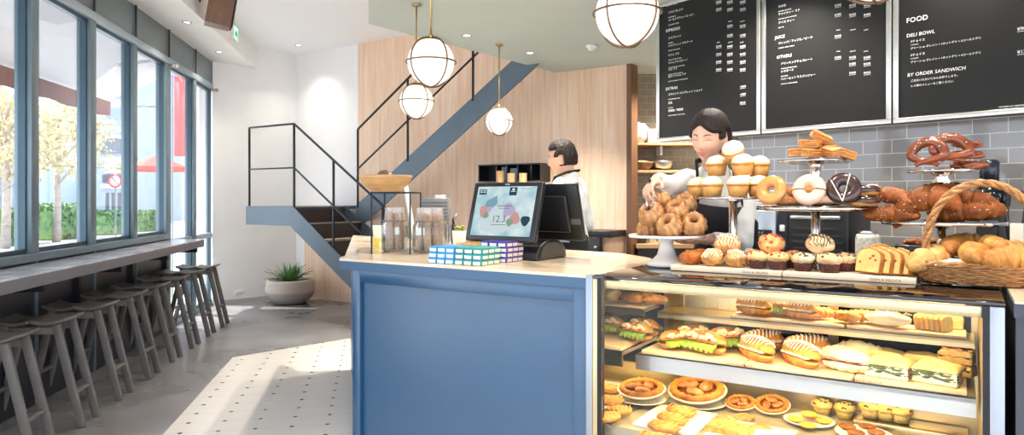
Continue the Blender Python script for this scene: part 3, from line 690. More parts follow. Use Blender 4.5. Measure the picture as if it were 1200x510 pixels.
def croissant_maker(nm='croissant', m=None, L=.13, r=.03, bend=.5, segs=7, flat=.85, cat='croissant', ends=.25, seed=0):
    def f():
        t = mk(nm, cat); g = G(); k = 66; pts = []; rr = []
        for i in range(k+1):
            u = -1+2*i/k; a = u*bend*1.6
            pts.append((L/2*sin(a)/max(sin(bend*1.6), .3) if bend > .05 else L/2*u, -(1-cos(a))*L*.5 if bend > .05 else 0, 0))
            base = (max(0., 1-abs(u)**2.3))**.62*(1-ends)+ends*(1-abs(u)**6)
            saw = ((abs(u)*segs*.5) % 1.); step = 1.-.24*saw**1.5+.03*sin(saw*20)
            rr.append(max(.0012, r*base*step))
        vs = G(); vs.tube(pts, rr, 18, 0, flat=1., up=(0, 0, 1))
        o = V((seed*5.1+1, 2, seed))
        vs.v = [tuple(V((p[0], p[1], p[2]*flat))*(1.)+V((N3(V(p)*45+o), N3(V(p)*45+o+V((9, 0, 0))), N3(V(p)*45+o+V((0, 9, 0)))))*.0028) for p in vs.v]
        vs.build('crust', m or golden, t)
        if nm == 'pretzel_croissant':
            g = G(); rn = random.Random(4)
            for i in range(46):
                q = V(vs.v[rn.randrange(18*12, 18*54)]); g.ell((q.x, q.y, q.z), (.0026, .002, .002), 7, 5)
            g.build('salt', pm('salt_flake', (226, 190, 140), None, 1, .5), t)
        return t
    return f
def pretzel():
    t = mk('pretzel', 'pretzel'); g = G(); pts = []; rr = []
    P = [(-.012, -.005), (.018, .022), (.03, .045), (.0, .05), (-.03, .045)]
    n = 80
    for i in range(n+1):
        u = i/n; a = -pi/2+2*pi*u
        # loop with ends crossing at the middle
        th = u*2*pi
        x = .052*sin(th)*(1.+.1*cos(th)); y = -.046*cos(th)
        w_ = 0.
        if u < .24: q = 1-u/.24; x = x*(1-q)+(-.034+.03*(1-q))*q; y = y*(1-q)+(-.036+.055*(1-q))*q; w_ = q
        elif u > .76: q = (u-.76)/.24; x = x*(1-q)+(.034-.03*(1-q))*q; y = y*(1-q)+(-.036+.055*(1-q))*q; w_ = q
        z = .006*sin(w_*pi)*(1 if u < .5 else -1)
        pts.append((x, y, z)); rr.append(.0155*(1.-.45*w_)*(1+.12*sin(th-pi/2)))
    g.tube(pts, rr, 12, 0, up=(0, 0, 1), flat=.9); g.build('dough', pm('pretzel_crust', (92, 38, 12), (148, 70, 26), 9, .25, coat=.4), t)
    g = G(); rn = random.Random(2)
    for i in range(7):
        j = rn.randrange(26, 55); p = V(pts[j]); q = V((p.x+rn.uniform(-.005, .005), p.y+rn.uniform(-.005, .005), p.z+rr[j]*.85)); g.box(q, q+V((.003, .0025, .0022)))
    g.build('salt', icing, t); return t
def knot_bun(nm, m, stripes=None, seed=1, rx=.043, rz=.036):
    def f():
        t = mk(nm, 'bun'); g = G()
        def dsp(p):
            a = math.atan2(p.y, p.x); s = math.hypot(p.x, p.y)
            return 1.+.09*sin(a*3+s*9+seed)*min(1, s*1.5)+.06*N3(p*4+V((seed*3, 0, 0)))
        g.ell((0, 0, 0), (rx, rx*.95, rz), 40, 24, disp=dsp); g.build('dough', m, t)
        if stripes:
            g = G()
            for k in range(9):
                x = -rx*.8+1.6*rx*k/8; pts = []
                for i in range(15):
                    y = -rx*.9+1.8*rx*i/14; q = V((x/rx+.1*sin(i+k), y/(rx*.95), 0)); rem = 1-q.x**2-q.y**2
                    if rem < .04: continue
                    q.z = math.sqrt(rem); d = dsp(q)*1.015; pts.append((q.x*rx*d, q.y*rx*.95*d, q.z*rz*d+.0006))
                if len(pts) > 2: g.tube(pts, .0017, 5)
            g.build('icing_stripes', stripes, t)
        return t
    return f
def muffin_maker(nm, topm, bits, seed=1, liner=None):
    def f():
        t = mk(nm, 'muffin'); g = G()
        g.lathe([(.0, -.035), (.028, -.035), (.036, .004), (.034, .006), (.0, .006)], 60, mod=lambda a, r, z: 1+.03*cos(20*a)); g.build('liner', liner or linerm, t)
        g = G(); dd = lambda p: 1.+.1*N3(p*3.2+V((seed*4, 1, 0)))
        g.ell((0, 0, .012), (.044, .043, .024), 36, 18, disp=dd); g.build('crumb_top', topm, t)
        g = G(); rn = random.Random(seed)
        for i in range(14):
            a = rn.uniform(0, 2*pi); e = rn.uniform(.2, 1.4); p = V((cos(a)*cos(e), sin(a)*cos(e), sin(e)))
            g.ell((p.x*.043, p.y*.042, p.z*.024+.012), (.006, .0045, .0035), 8, 6)
        g.build('topping', bits, t); return t
    return f
def loaf_slice():
    t = mk('cake_slice', 'cake'); g = G(); pts = [(-.045, 0), (.045, 0), (.047, .05), (.042, .066), (.025, .078), (0, .083), (-.025, .079), (-.042, .067), (-.047, .05)]
    T = Mx.Rotation(pi/2, 4, 'X'); g.prism(pts, -.011, .011, 0, T, bev=.002); g.build('crust', crust('loaf_crust', (120, 66, 26), (188, 118, 52)), t)
    g = G(); g.prism([(x*.93, .003+y*.93) for x, y in pts], .0112, .0122, 0, T); g.build('crumb', crust('yellow_crumb', (216, 172, 92), (232, 200, 130), sc=60), t)
    g = G(); rn = random.Random(5)
    for i in range(5): g.ell((rn.uniform(-.03, .03), -.0124, rn.uniform(.012, .06)), (.005, .001, .004), 10, 6)
    g.build('fruit', berry, t)
    g = G(); rn = random.Random(6)
    for i in range(16): x = rn.uniform(-.04, .04); g.ell((x, rn.uniform(-.009, .009), .083-.018*(x/.04)**2), (.006, .004, .004), 8, 6, disp=rnd_disp(i, 3, .3))
    g.build('crumble', goldenl, t); return t
def ruffle(g, a, b, w, h, seed=0, n=60):
    a = V(a); b = V(b); vs = []; fs = []; d = (b-a).normalized(); sd = V((-d.y, d.x, 0))
    for i in range(n+1):
        p = a.lerp(b, i/n)
        for j in range(5):
            v = j/4; q = v*v
            vs.append(p+sd*w*(.5+.5*v)+sd*(.010*q*sin(i*1.1+seed)+.006*q*N3(V((i*.7, j, seed))))+V((0, 0, h*(.1-q*.8)+.007*q*sin(i*1.7+seed*2)+.005*q*N3(V((i*.5, seed, j))))))
    for i in range(n):
        for j in range(4): k = i*5+j; fs.append((k, k+5, k+6, k+1))
    g.add(vs, fs, 0, True)
def sandwich_maker(nm, bread, L=.15, fill='lettuce', seed=0, r=.034):
    def f():
        t = mk(nm, 'sandwich')
        def half(z, sc, up):
            g = G(); k = 44; pts = []; rr = []
            for i in range(k+1):
                u = -1+2*i/k; pts.append((L/2*u, .006*sin(u*3+seed), 0)); e = (max(0, 1-abs(u)**2.6))**.55; saw = (abs(u)*3.2) % 1.; rr.append(max(.001, r*e*(1-.2*saw**1.4)*(1.06-.1*u)))
            g.tube(pts, rr, 18, 0, up=(0, 0, 1)); o = V((seed*3, up*7, 0))
            out = []
            for p in g.v:
                zz = p[2]*sc
                if up and zz < -.006: zz = -.006
                if not up and zz > .004: zz = .004
                q = V(p)*55+o; h = V(p)*24+o*2; out.append((p[0]+.002*N3(q)+.004*N3(h), p[1]+.002*N3(q+V((5, 0, 0)))+.006*N3(h+V((3, 0, 0))), zz+z+.002*N3(q+V((0, 5, 0)))+.005*N3(h+V((0, 3, 0)))))
            g.v = out; return g
        half(-.002, .75, 0).build('bottom_bread', bread, t); tp = half(.015 if fill != 'lettuce' else .021, .95, 1); 
        o = tp.build('top_bread', bread, t); o.rotation_euler = (R(-16) if fill == 'lettuce' else R(-9), 0, 0)
        if fill == 'lettuce':
            g = G()
            for k, (y, w_) in enumerate(((-.012, -.042), (-.008, -.034), (-.004, -.026), (.012, .034))): ruffle(g, (-L*.42, y, .012+.004*k), (L*.42, y, .012+.004*k), w_, .024, seed+k)
            g.build('lettuce_leaf', lettuce, t)
            g = G()
            for k in range(5): g.ell((-L*.3+L*.15*k, -.026, .024), (.017, .016, .0045), 14, 8, disp=rnd_disp(k+seed, 2, .2))
            g.build('filling', salm, t)
            g = G(); rn = random.Random(seed)
            for k in range(16): u = rn.uniform(-.75, .75); g.ell((L/2*u, -.024-.012*rn.random(), .032+.016*rn.random()), (.012, .009, .007), 10, 7, disp=rnd_disp(k+seed, 3, .3))
            g.build('egg_salad', pm('egg_salad', (240, 220, 160), (250, 238, 196), 40, .6), t)
        elif fill == 'ham':
            g = G()
            for k in range(7): g.ell((-L*.36+L*.12*k, -.016, .010+.002*(k % 2)), (.016, .02, .0035), 14, 8, disp=rnd_disp(k, 3, .2))
            g.build('ham', hamm, t)
        elif fill == 'cream':
            g = G()
            for k in range(10): u = -.8+1.6*k/9; g.tube([(L/2*u-.01, -.03*(1-u*u), .03), (L/2*u, -.014, .022+.033*math.sqrt(max(0, 1-u*u))), (L/2*u+.008, .01, .022+.033*math.sqrt(max(0, 1-u*u))), (L/2*u+.016, .028*(1-u*u), .03)], .0022, 6)
            g.build('icing_stripes', icing, t)
            g = G()
            for k in range(6): g.ell((-L*.34+L*.13*k, -.022, .012), (.015, .013, .006), 12, 8, disp=rnd_disp(k+3, 3, .25))
            g.build('cream', cream, t)
        return t
    return f
def wedge():
    t = mk('spinach_focaccia', 'pie'); P = [(-.055, -.04), (.055, -.04), (.05, .05), (-.05, .05)]
    g = G(); g.prism(P, 0, .014, 0, bev=.004); g.build('bottom_bread', whitebread, t)
    g = G(); rn = random.Random(3)
    for k in range(70):
        x = -.052+.104*rn.random(); g.ell((x, -.0392+.004*rn.random(), rn.choice((.017, .032))+.006*rn.gauss(0, .6)), (.010, .003, .0028), 8, 6, disp=rnd_disp(k, 3, .4))
    g.build('spinach', pm('spinach', (52, 74, 58), (84, 100, 74), 40, .6), t)
    g = G(); g.prism([(x*.97, y*.97) for x, y in P], .014, .036); g.build('cheese', pm('white_filling', (236, 226, 190), (246, 238, 210), 30, .6), t)
    g = G(); bm = bmesh.new(); bmesh.ops.create_grid(bm, x_segments=14, y_segments=12, size=1.)
    ex = bmesh.ops.extrude_face_region(bm, geom=bm.faces[:]); top = {v for v in ex['geom'] if isinstance(v, bmesh.types.BMVert)}
    for v in bm.verts:
        x, y = v.co.x*.057, v.co.y*.047+.005; e = (1-v.co.x**6)*(1-v.co.y**6)
        v.co = V((x, y, .036+(.006+.012*e+.004*N3(V((x*40, y*40, 0))) if v in top else 0)))
    g.frombm(bm, 0, True); g.build('top_bread', crust('focaccia_top', (226, 186, 112), (248, 226, 164), sc=18), t); return t
def block_bread():
    t = mk('focaccia_square', 'bread'); g = G(); bm = bmesh.new(); bmesh.ops.create_cube(bm, size=1.); bmesh.ops.subdivide_edges(bm, edges=bm.edges, cuts=9, use_grid_fill=True)
    for v in bm.verts:
        p = V((v.co.x*.105, v.co.y*.07, v.co.z*.045)); e = max(abs(v.co.x), abs(v.co.y))*2; p.z += (.006*N3(p*45) if v.co.z > .2 else 0)-(.01*e**6 if v.co.z > .2 else 0); p += V((N3(p*60), N3(p*60+V((4, 4, 4))), 0))*.002; v.co = p
    g.frombm(bm, 0, True); g.build('crumb', crust('focaccia_side', (222, 172, 92), (246, 214, 146), sc=30), t)
    g = G(); rn = random.Random(8)
    for i in range(12): g.ell((rn.uniform(-.045, .045), rn.uniform(-.028, .028), .024+.002*rn.random()), (.009, .006, .003), 10, 6, disp=rnd_disp(i, 3, .3))
    g.build('topping', pm('tomato_bits', (206, 122, 62), (228, 160, 92), 30, .5), t); return t
def ciabatta():
    t = mk('ciabatta', 'bread'); g = G()
    def ds(p): return 1.+.07*N3(p*2.2+V((3, 3, 0)))+.03*sin(p.x*9)*(p.z > 0)
    g.ell((0, 0, 0), (.095, .045, .032), 40, 20, disp=ds); g.build('crust', whitebread, t)
    g = G()
    for k in range(4): x = -.06+.04*k; g.tube([(x, -.03, .022), (x+.015, 0, .033), (x+.03, .028, .023)], [.002, .006, .002], 8, flat=.5)
    g.build('slash', crust('slash_crust', (206, 150, 84), (232, 190, 122)), t); return t
def toast():
    t = mk('bread_slice', 'bread'); pts = [(-.03, 0), (.03, 0), (.031, .038), (.034, .046), (.026, .056), (0, .06), (-.026, .056), (-.034, .046), (-.031, .038)]
    g = G(); T = Mx.Rotation(pi/2, 4, 'X'); g.prism(pts, -.007, .007, 0, T, bev=.002); g.build('crust', crust('toast_crust', (202, 152, 70), (230, 188, 106)), t)
    g = G(); g.prism([(x*.9, .003+y*.9) for x, y in pts], .007, .0078, 0, T); g.build('crumb', crust('toast_crumb', (240, 214, 136), (250, 232, 170), sc=50), t); return t
def tart():
    t = mk('fruit_tart', 'tart'); g = G(); g.lathe([(.0, -.004), (.074, -.004), (.098, .012), (.095, .016), (.07, .004), (.0, .004)], 40); g.build('foil_tray', pm('foil', (236, 226, 206), None, 1, .35, .3), t)
    g = G(); n = 56; g.tube([(.076*cos(2*pi*i/n), .076*sin(2*pi*i/n), .016+.002*sin(i*2.4)) for i in range(n)], [.0125+.002*sin(i*1.9) for i in range(n)], 10, closed=True); g.build('rim_crust', crust('tart_rim', (166, 92, 26), (210, 140, 58)), t)
    g = G(); g.lathe([(.0, .012), (.05, .013), (.072, .010)], 40); g.build('filling', crust('tart_filling', (84, 40, 18), (150, 82, 38), rough=.25), t)
    g = G()
    for k in range(3):
        a = 2*pi*k/3+.5; c = V((.034*cos(a), .034*sin(a), .02)); g.ell((0, 0, 0), (.036, .021, .013), 24, 12, T=Mx.Translation(c) @ Mx.Rotation(a+.9, 4, 'Z'), disp=lambda p: 1+.07*sin(p.x*22))
    g.build('fruit', crust('glazed_fruit', (140, 70, 30), (214, 150, 92), rough=.2, sc=30), t); return t
def shell_pastry():
    t = mk('shell_pastry', 'pastry'); g = G(); vs = []; n, k = 30, 14; fs = []
    for i in range(n+1):
        u = i/n
        for j in range(k+1):
            v = -1+2*j/k; a = v*1.15; rad = .072*u*(1-.15*v*v); h = .022*sin(pi*min(1, u*1.02))**.6*(1-.7*v*v)+.0022*sin(u*46)
            vs.append((rad*cos(a)-.03, rad*sin(a), h))
    st = k+1
    for i in range(n):
        for j in range(k): q = i*st+j; fs.append((q, q+st, q+st+1, q+1))
    b = len(vs); vs += [(p[0], p[1], -.001) for p in vs[:]]
    g.add(vs[:b], fs, 0, True); g.add([(p[0], p[1], -.002) for p in vs[:b]], [f[::-1] for f in fs], 0, True)
    g.build('crust', crust('shell_crust', (186, 112, 52), (238, 188, 124), sc=14, stretch=(6, 1, 1)), t); return t
def flat_pastry():
    t = mk('danish_pastry', 'pastry'); g = G()
    def ds(p): return 1.+.10*N3(p*3+V((7, 1, 2)))+.05*sin(p.x*12)
    g.ell((0, 0, .008), (.05, .032, .016), 36, 16, disp=ds); g.build('crust', golden, t)
    g = G()
    for k in range(6): g.tube([(-.04+.015*k, -.022, .018), (-.035+.015*k, 0, .025), (-.03+.015*k, .02, .018)], .002, 5)
    g.build('ridges', goldenl, t); return t
def sheet_pastry():
    t = mk('almond_slab', 'pastry'); g = G(); bm = bmesh.new(); bmesh.ops.create_cube(bm, size=1.); bmesh.ops.subdivide_edges(bm, edges=bm.edges, cuts=12, use_grid_fill=True)
    for v in bm.verts:
        p = V((v.co.x*.15, v.co.y*.10, v.co.z*.02)); p.z += .006*N3(p*55)*(v.co.z > .2); p += V((N3(p*30), N3(p*30+V((4, 4, 4))), 0))*.005; v.co = p
    g.frombm(bm, 0, True); g.build('crust', crust('almond_top', (206, 128, 52), (240, 186, 106), sc=45), t)
    g = G(); rn = random.Random(4)
    for i in range(60): g.ell((rn.uniform(-.07, .07), rn.uniform(-.045, .045), .011+.004*rn.random()), (.006, .004, .0012), 8, 5, T=None)
    g.build('almonds', goldenl, t); return t
def cookie_maker(nm, m, rad=.031):
    def f():
        t = mk(nm, 'cookie'); g = G(); g.ell((0, 0, .007), (rad, rad, .009), 28, 12, disp=rnd_disp(3, 2, .06)); g.build('dough', m, t)
        g = G(); rn = random.Random(9)
        for i in range(10): a = rn.uniform(0, 6.28); q = rad*.75*math.sqrt(rn.random()); g.ell((q*cos(a), q*sin(a), .0148-.004*(q/rad)**2), (.0035, .003, .0018), 8, 5)
        g.build('chips', m if 'yellow' in m.name else poppy, t); return t
    return f
def plate_maker(nm, rad, m):
    def f():
        t = mk(nm, 'plate'); g = G(); g.lathe([(.0, 0), (rad*.62, 0), (rad*.7, .004), (rad, .014), (rad*.99, .017), (rad*.7, .008), (.0, .006)], 44); g.build('dish', m, t); return t
    return f
BUNDT, CUP = Kind(bundt), Kind(cupcake)
DG = Kind(donut_maker(sugarg)); DP = Kind(donut_maker(pinkg, ([seg((-.066, -.005), (-.018, .0)), seg((.018, .0), (.066, -.004))], choc)))
DC = Kind(donut_maker(choc, ([seg((-.045, .03), (-.004, -.056)), seg((-.004, -.056), (.022, .05))], icing)))
SLICE, PRETZ, LOAF = Kind(slice_block), Kind(pretzel), Kind(loaf_slice)
CR = Kind(croissant_maker('croissant', golden, .15, .041, .6, ends=.18, seed=1)); CR2 = Kind(croissant_maker('croissant', goldenl, .15, .043, .6, ends=.18, seed=2))
CRP = Kind(croissant_maker('pretzel_croissant', brownc, .19, .042, .85, ends=.14, seed=3)); CRS = Kind(croissant_maker('straight_croissant', golden, .15, .034, .0, seed=4))
def atp(x, y, m): return K(kpx(x, m), m, kz(x, y, m))
def put(kind, x, y, m, label, group=None, rz=0., rx=0., ry=0., sc=1., dz=0.):
    p = atp(x, y, m)+V((0, 0, dz)); return kind.put(Mx.Translation(p) @ Mx.Rotation(KA+rz, 4, 'Z') @ Mx.Rotation(rx, 4, 'X') @ Mx.Rotation(ry, 4, 'Y') @ Mx.Scale(sc, 4), label, group)
def putz(kind, s, m, z, label, group=None, rz=0., rx=0., ry=0., sc=1.):
    return kind.put(Mx.Translation(K(s, m, z)) @ Mx.Rotation(KA+rz, 4, 'Z') @ Mx.Rotation(rx, 4, 'X') @ Mx.Rotation(ry, 4, 'Y') @ Mx.Scale(sc, 4), label, group)
# ---------------------------------------------------------------- stands on the glass top
ceramic = pm('white_ceramic', (232, 230, 226), None, 1, .25)
def stand(name, label, s, m, tiers, mats, base):
    """tiers: (z, radius, rim height); base: lathe profile of foot and stem"""
    t = thing(name, label, 'cake stand', KF(s, m, 1.1005))
    g = G(); g.lathe(base, 40); g.build('foot', mats, t)
    for (z, r, h) in tiers:
        g = G(); z -= 1.1005; g.lathe([(.0, z-.010), (r*.8, z-.008), (r-.003, z-h), (r, z-h), (r+.001, z), (r-.006, z), (r-.01, z-.003), (.0, z-.003)], 56); g.build('plate', mats, t)
    return t
bx, bm_ = kpx(781, .53), .53
stand('cake_stand', 'white ceramic pedestal cake stand holding the bundt cakes', bx, bm_, [(kz(781, 275, .53), .168, .012)], ceramic,
      [(.0, 0), (.088, 0), (.09, .012), (.08, .022), (.062, .03), (.042, .05), (.034, .08), (.031, .11), (.04, .118), (.04, kz(781, 275, .53)-1.1005-.005), (.0, kz(781, 275, .53)-1.1005-.005)])
zB = kz(781, 275, .53)
B = 'bundt cakes on the white stand'
for (x, y, m, rx, rz, t, sc) in ((760, 268, .50, 0, 0, 'lying flat at the lower left of the pile', .92), (763, 250.5, .455, 42, -10, 'leaning at the left of the pile, under the tongs', 1.), (784, 264, .44, 52, -4, 'in front at the middle of the pile, its hole facing out', 1.),
                           (813, 262.5, .50, 50, 22, 'at the right end of the pile', 1.), (793, 246, .52, 38, 8, 'upper middle of the pile, tilted forward', .95), (773, 234, .56, 6, 0, 'lying flat on top at the left of the pile', .86), (803, 238, .60, 30, 20, 'at the upper right back of the pile', .9), (799, 268, .57, 5, 0, 'mostly hidden behind, low at the middle right', .85)):
    put(BUNDT, x, y, m, 'sugared golden bundt cake '+t, B, R(rz), R(rx), 0, sc)
def silver(h, foot=.085):
    return [(.0, 0), (foot, 0), (foot*1.02, .006), (foot*.9, .016), (foot*.6, .035), (.03, .06), (.021, .08), (.027, .088), (.033, .10), (.024, .112), (.018, .13), (.018, h-.03), (.03, h-.02), (.034, h-.006), (.0, h-.006)]
cupm = .64; cs = kpx(859, cupm); zC = kz(859, 231, cupm)
stand('cake_stand', 'silver pedestal stand holding the frosted cupcakes', cs, cupm, [(zC, .155, .010)], chrome, silver(zC-1.1005))
Cg = 'frosted cupcakes on the silver stand'
for (x, y, m, rx, t) in ((834.5, None, .545, 0, 'in the bottom row, front left of the pile'), (865, None, .51, 0, 'in the bottom row, front middle of the pile'), (817.5, None, .64, 0, 'in the bottom row at the far left, half hidden'), (889, None, .57, 0, 'in the bottom row at the right, beside the glazed donut'),
                      (840, 206, .62, 4, 'in the middle row at the left'), (870.5, 205, .56, 6, 'in the middle row, centre, below the tipped one'), (889, 207, .64, 0, 'in the middle row at the right, half hidden'), (861, 188, .60, 34, 'tipped forward on the very top of the pile')):
    if y is None: putz(CUP, kpx(x, m), m, zC+.001, 'cream frosted cupcake '+t, Cg)
    else: put(CUP, x, y, m, 'cream frosted cupcake '+t, Cg, 0, R(rx))
dm = .63; ds_ = kpx(956, dm); zD1, zD2 = kz(956, 241.5, dm), kz(956, 188, dm)
stand('tiered_stand', 'two tier silver stand with donuts below and caramel slices above', ds_, dm, [(zD1, .235, .018), (zD2, .145, .010)], chrome,
      silver(zD1-1.1005, .088)[:-1]+[(.034, zD1-1.1005-.006), (.022, zD1-1.1005+.02), (.019, zD1-1.1005+.05), (.028, zD1-1.1005+.075), (.03, zD1-1.1005+.085), (.02, zD1-1.1005+.10), (.02, zD2-1.1005-.03), (.034, zD2-1.1005-.008), (.0, zD2-1.1005-.008)])
Dg = 'donuts on the tiered stand'
put(DG, 904, 225.5, .44, 'shiny sugar glazed ring donut standing up at the left of the tier', Dg, R(-12), R(72), 0, .96, .009)
put(DP, 948, 225, .41, 'pale pink ring donut with a chocolate line, standing up in the middle', Dg, R(-5), R(74), 0, .96, .009)
put(DC, 988.5, 224, .43, 'dark chocolate ring donut with white zigzag icing, standing up', Dg, R(8), R(74), 0, .97, .009)
putz(DG, kpx(925, .55), .55, zD1+.021, 'glazed ring donut lying flat behind the standing glazed one', Dg, .4)
putz(DG, kpx(936, .46), .54, zD1+.06, 'glazed ring donut lying on top behind the pink one', Dg, 1.)
putz(DP, kpx(968, .56), .57, zD1+.021, 'pink ring donut lying flat behind the chocolate one', Dg, .8)
for i in range(2): putz(DC, kpx(1010, .51), .51+.005*i, zD1+.021+.041*i, 'chocolate ring donut lying flat at the right, %s of the dark stack' % ('bottom', 'top')[i], Dg, .5+i)
Sg = 'caramel slices on the top tier'
for (x, y, m, rz, ry, rx, t) in ((962, 160.5, .55, 20, 28, 20, 'tipped on the very top of the pile'), (949.5, 168.5, .53, -12, 4, 0, 'in the second layer at the left'), (936, 178.5, .53, 10, -4, 0, 'at the left end of the bottom layer'), (952, 179, .49, 55, 0, 8, 'front left in the bottom layer, end on'), (974, 177.5, .50, -50, 14, 12, 'front right in the bottom layer, leaning'), (990, 180, .53, 25, 18, 0, 'at the right end of the bottom layer'), (968, 172, .59, 5, 0, 0, 'behind in the second layer'), (960, 180, .60, 0, 0, 0, 'hidden at the back of the bottom layer')):
    put(SLICE, x, y, m, 'golden layered caramel slice '+t, Sg, R(rz), R(rx), R(ry), .92)
pm2 = .655; ps = kpx(1104, pm2); zP1, zP2 = kz(1102, 259, pm2), kz(1104, 199, pm2)
stand('tiered_stand', 'two tier silver stand with pretzel croissants below and pretzels above', ps, pm2, [(zP1, .205, .014), (zP2, .118, .012)], chrome,
      silver(zP1-1.1005, .065)[:-1]+[(.03, zP1-1.1005-.006), (.02, zP1-1.1005+.03), (.02, zP2-1.1005-.06), (.036, zP2-1.1005-.045), (.022, zP2-1.1005-.03), (.04, zP2-1.1005-.01), (.0, zP2-1.1005-.009)])
Pg = 'pretzels on the top tier'
put(PRETZ, 1087, 181.5, .50, 'glossy brown pretzel standing up at the left of the pile', Pg, R(-18), R(78), 0, 1.08)
put(PRETZ, 1115, 176.5, .52, 'glossy brown pretzel standing up in the middle, leaning on the stack', Pg, R(12), R(66), R(8), 1.12)
for i, y in enumerate((194, 181.5, 169)): put(PRETZ, 1136, y, .62, 'glossy brown pretzel lying flat at the right, %s of its stack' % ('bottom', 'middle', 'top')[i], Pg, R(20+i*30), R(6), 0, .95)
Xg = 'pretzel croissants on the lower tier'
for (x, y, m, rz, rx, ry, t, sc) in ((1081, 233, .545, 20, 62, -42, 'standing up large in front at the middle left', 1.18), (1044, 229, .60, -15, 12, 10, 'upper left of the pile', .95), (1043, 250, .565, 10, 10, 0, 'low at the left end', .9), (1126, 230, .62, 160, 14, -8, 'upper right, behind the basket handle', 1.), (1142, 247, .60, 190, 18, 8, 'low at the right end', 1.05), (1112, 248, .66, 30, 0, 0, 'low at the back of the pile', .9), (1108, 222, .66, 200, 10, 0, 'at the top back of the pile', .85)):
    put(CRP, x, y, m, 'dark brown salted pretzel croissant '+t, Xg, R(rz), R(rx), R(ry), sc)
# ---------------------------------------------------------------- boards on the glass top
def text_mesh(body, size, align='LEFT', font=None, extrude=0.0004, shear=0., spacing=1.):
    cu = bpy.data.curves.new('lettering', 'FONT'); cu.body = body; cu.size = size; cu.align_x = align; cu.extrude = extrude; cu.shear = shear; cu.space_character = spacing; cu.resolution_u = 3
    o = bpy.data.objects.new('lettering', cu); COL.objects.link(o); dg = bpy.context.evaluated_depsgraph_get(); me = bpy.data.meshes.new_from_object(o.evaluated_get(dg)); bpy.data.objects.remove(o); return me
def text(body, size, mat, parent, M, **k):
    me = text_mesh(body, size, **k); me.materials.clear(); me.materials.append(mat); o = bpy.data.objects.new('lettering', me); COL.objects.link(o); o.parent = parent; o.matrix_basis = M; return o
ink = pm('dark_ink', (74, 60, 48), None, 1, .7)
UPR = Mx.Rotation(pi/2, 4, 'X')
maple = pm('pale_maple', (240, 218, 190), (234, 208, 176), 4, .5, stretch=(1, 10, 10))
for (x0, x1, tx, t) in ((785.5, 915.5, 869.5, 'under the buns at the left'), (917, 1073.5, 1019, 'under muffins and cake slices at the right')):
    m0 = .352; a, b = kpx(x0, m0), kpx(x1, m0)
    bd = thing('serving_board', 'pale maple board with printed front edge '+t, 'serving board', KF(a, m0, 1.1005), 'boards on the glass top')
    g = G(); g.box((0, 0, 0), (b-a, .145, .0225), 0, .0025); g.build('board', maple, bd)
    text('DEAN & DELUCA', .0125, ink, bd, Mx.Translation((kpx(tx, m0)-a, -.0003, .0065)) @ UPR, spacing=1.05)
for (bd, a), x in zip(CASEBOARDS, (866, 1015)): text('DEAN & DELUCA', .0125, ink, bd, Mx.Translation((kpx(x, .268)-.05, .2677, .755)) @ UPR, spacing=1.05)
zb = 1.1235
Bg = 'sweet buns on the left board'
TW = Kind(knot_bun('twist_bun', crust('dark_twist', (140, 68, 26), (206, 120, 56), rough=.25), None, 2, .05, .034)); SB = Kind(knot_bun('streusel_bun', crust('streusel', (186, 122, 54), (226, 172, 100), sc=50, bump=.9), icing, 1, .048, .038)); SPB = Kind(knot_bun('berry_bun', crust('berry_bun_top', (206, 140, 76), (238, 186, 118), sc=24), None, 5, .05, .036))
putz(TW, kpx(810, .42), .42, zb+.031, 'dark glossy twisted bun at the left end of the board', Bg, .3, 0, 0, .92)
putz(TW, kpx(822, .51), .50, zb+.032, 'dark twisted bun behind the iced streusel buns', Bg, 1.3, 0, 0, .9)
putz(SB, kpx(835, .40), .40, zb+.036, 'iced streusel bun with a spiral top, second along the board', Bg, .2, .35, 0, .9)
putz(SB, kpx(862, .40), .40, zb+.036, 'iced streusel bun in front, beside the first muffin', Bg, 1.2, .3, 0, .9)
putz(SB, kpx(881, .49), .49, zb+.036, 'iced streusel bun behind the first muffin', Bg, 2.2, .1, 0, .9)
put(SB, 852, 287, .46, 'iced streusel bun on top of the two front ones', Bg, .7, .4, 0, 1.12)
Mg = 'muffins on the boards'
MU = Kind(muffin_maker('muffin', crust('muffin_top', (214, 154, 84), (246, 214, 156), sc=34), berry, 2)); MD = Kind(muffin_maker('striped_muffin', crust('striped_muffin_top', (206, 150, 88), (244, 222, 182), sc=20), poppy, 6))
putz(MU, kpx(888, .395), .395, zb+.036, 'berry muffin in a brown case, first in the front row', Mg)
putz(MU, kpx(911.5, .395), .395, zb+.036, 'berry muffin in a brown case, second in the front row', Mg, 1.4)
putz(MD, kpx(941, .395), .395, zb+.036, 'dark streaked muffin in a brown case, third in the front row', Mg)
putz(MD, kpx(972, .395), .395, zb+.036, 'dark streaked muffin in a brown case, last of the front row', Mg, 1.2, 0, 0, 1.07)
putz(MU, kpx(930, .49), .49, zb+.036, 'berry muffin in the back row behind the second and third', Mg, 2.)
putz(MD, kpx(991, .48), .48, zb+.036, 'dark streaked muffin at the back beside the cake slices', Mg, .6)
bb = put(SPB, 904, 286, .43, 'pink berry topped muffin lying on the front berry muffins', Mg, .5, .5)
g = G(); rn = random.Random(12)
for i in range(16):
    a, e = rn.uniform(0, 6.28), rn.uniform(.1, 1.4); q = V((cos(a)*cos(e), sin(a)*cos(e), sin(e))); g.ell((q.x*.05, q.y*.048, q.z*.036), (.008, .007, .004), 9, 6)
g.build('topping', berry, bb)
put(Kind(knot_bun('streaked_bun', crust('streaked_bun_top', (206, 146, 84), (246, 222, 178), sc=16, contrast=.8), poppy, 7, .052, .036)), 960, 286, .44, 'dark streaked bun lying on top of the front streaked muffins', Mg, .6, .4)
Lg = 'cake slices on the right board'
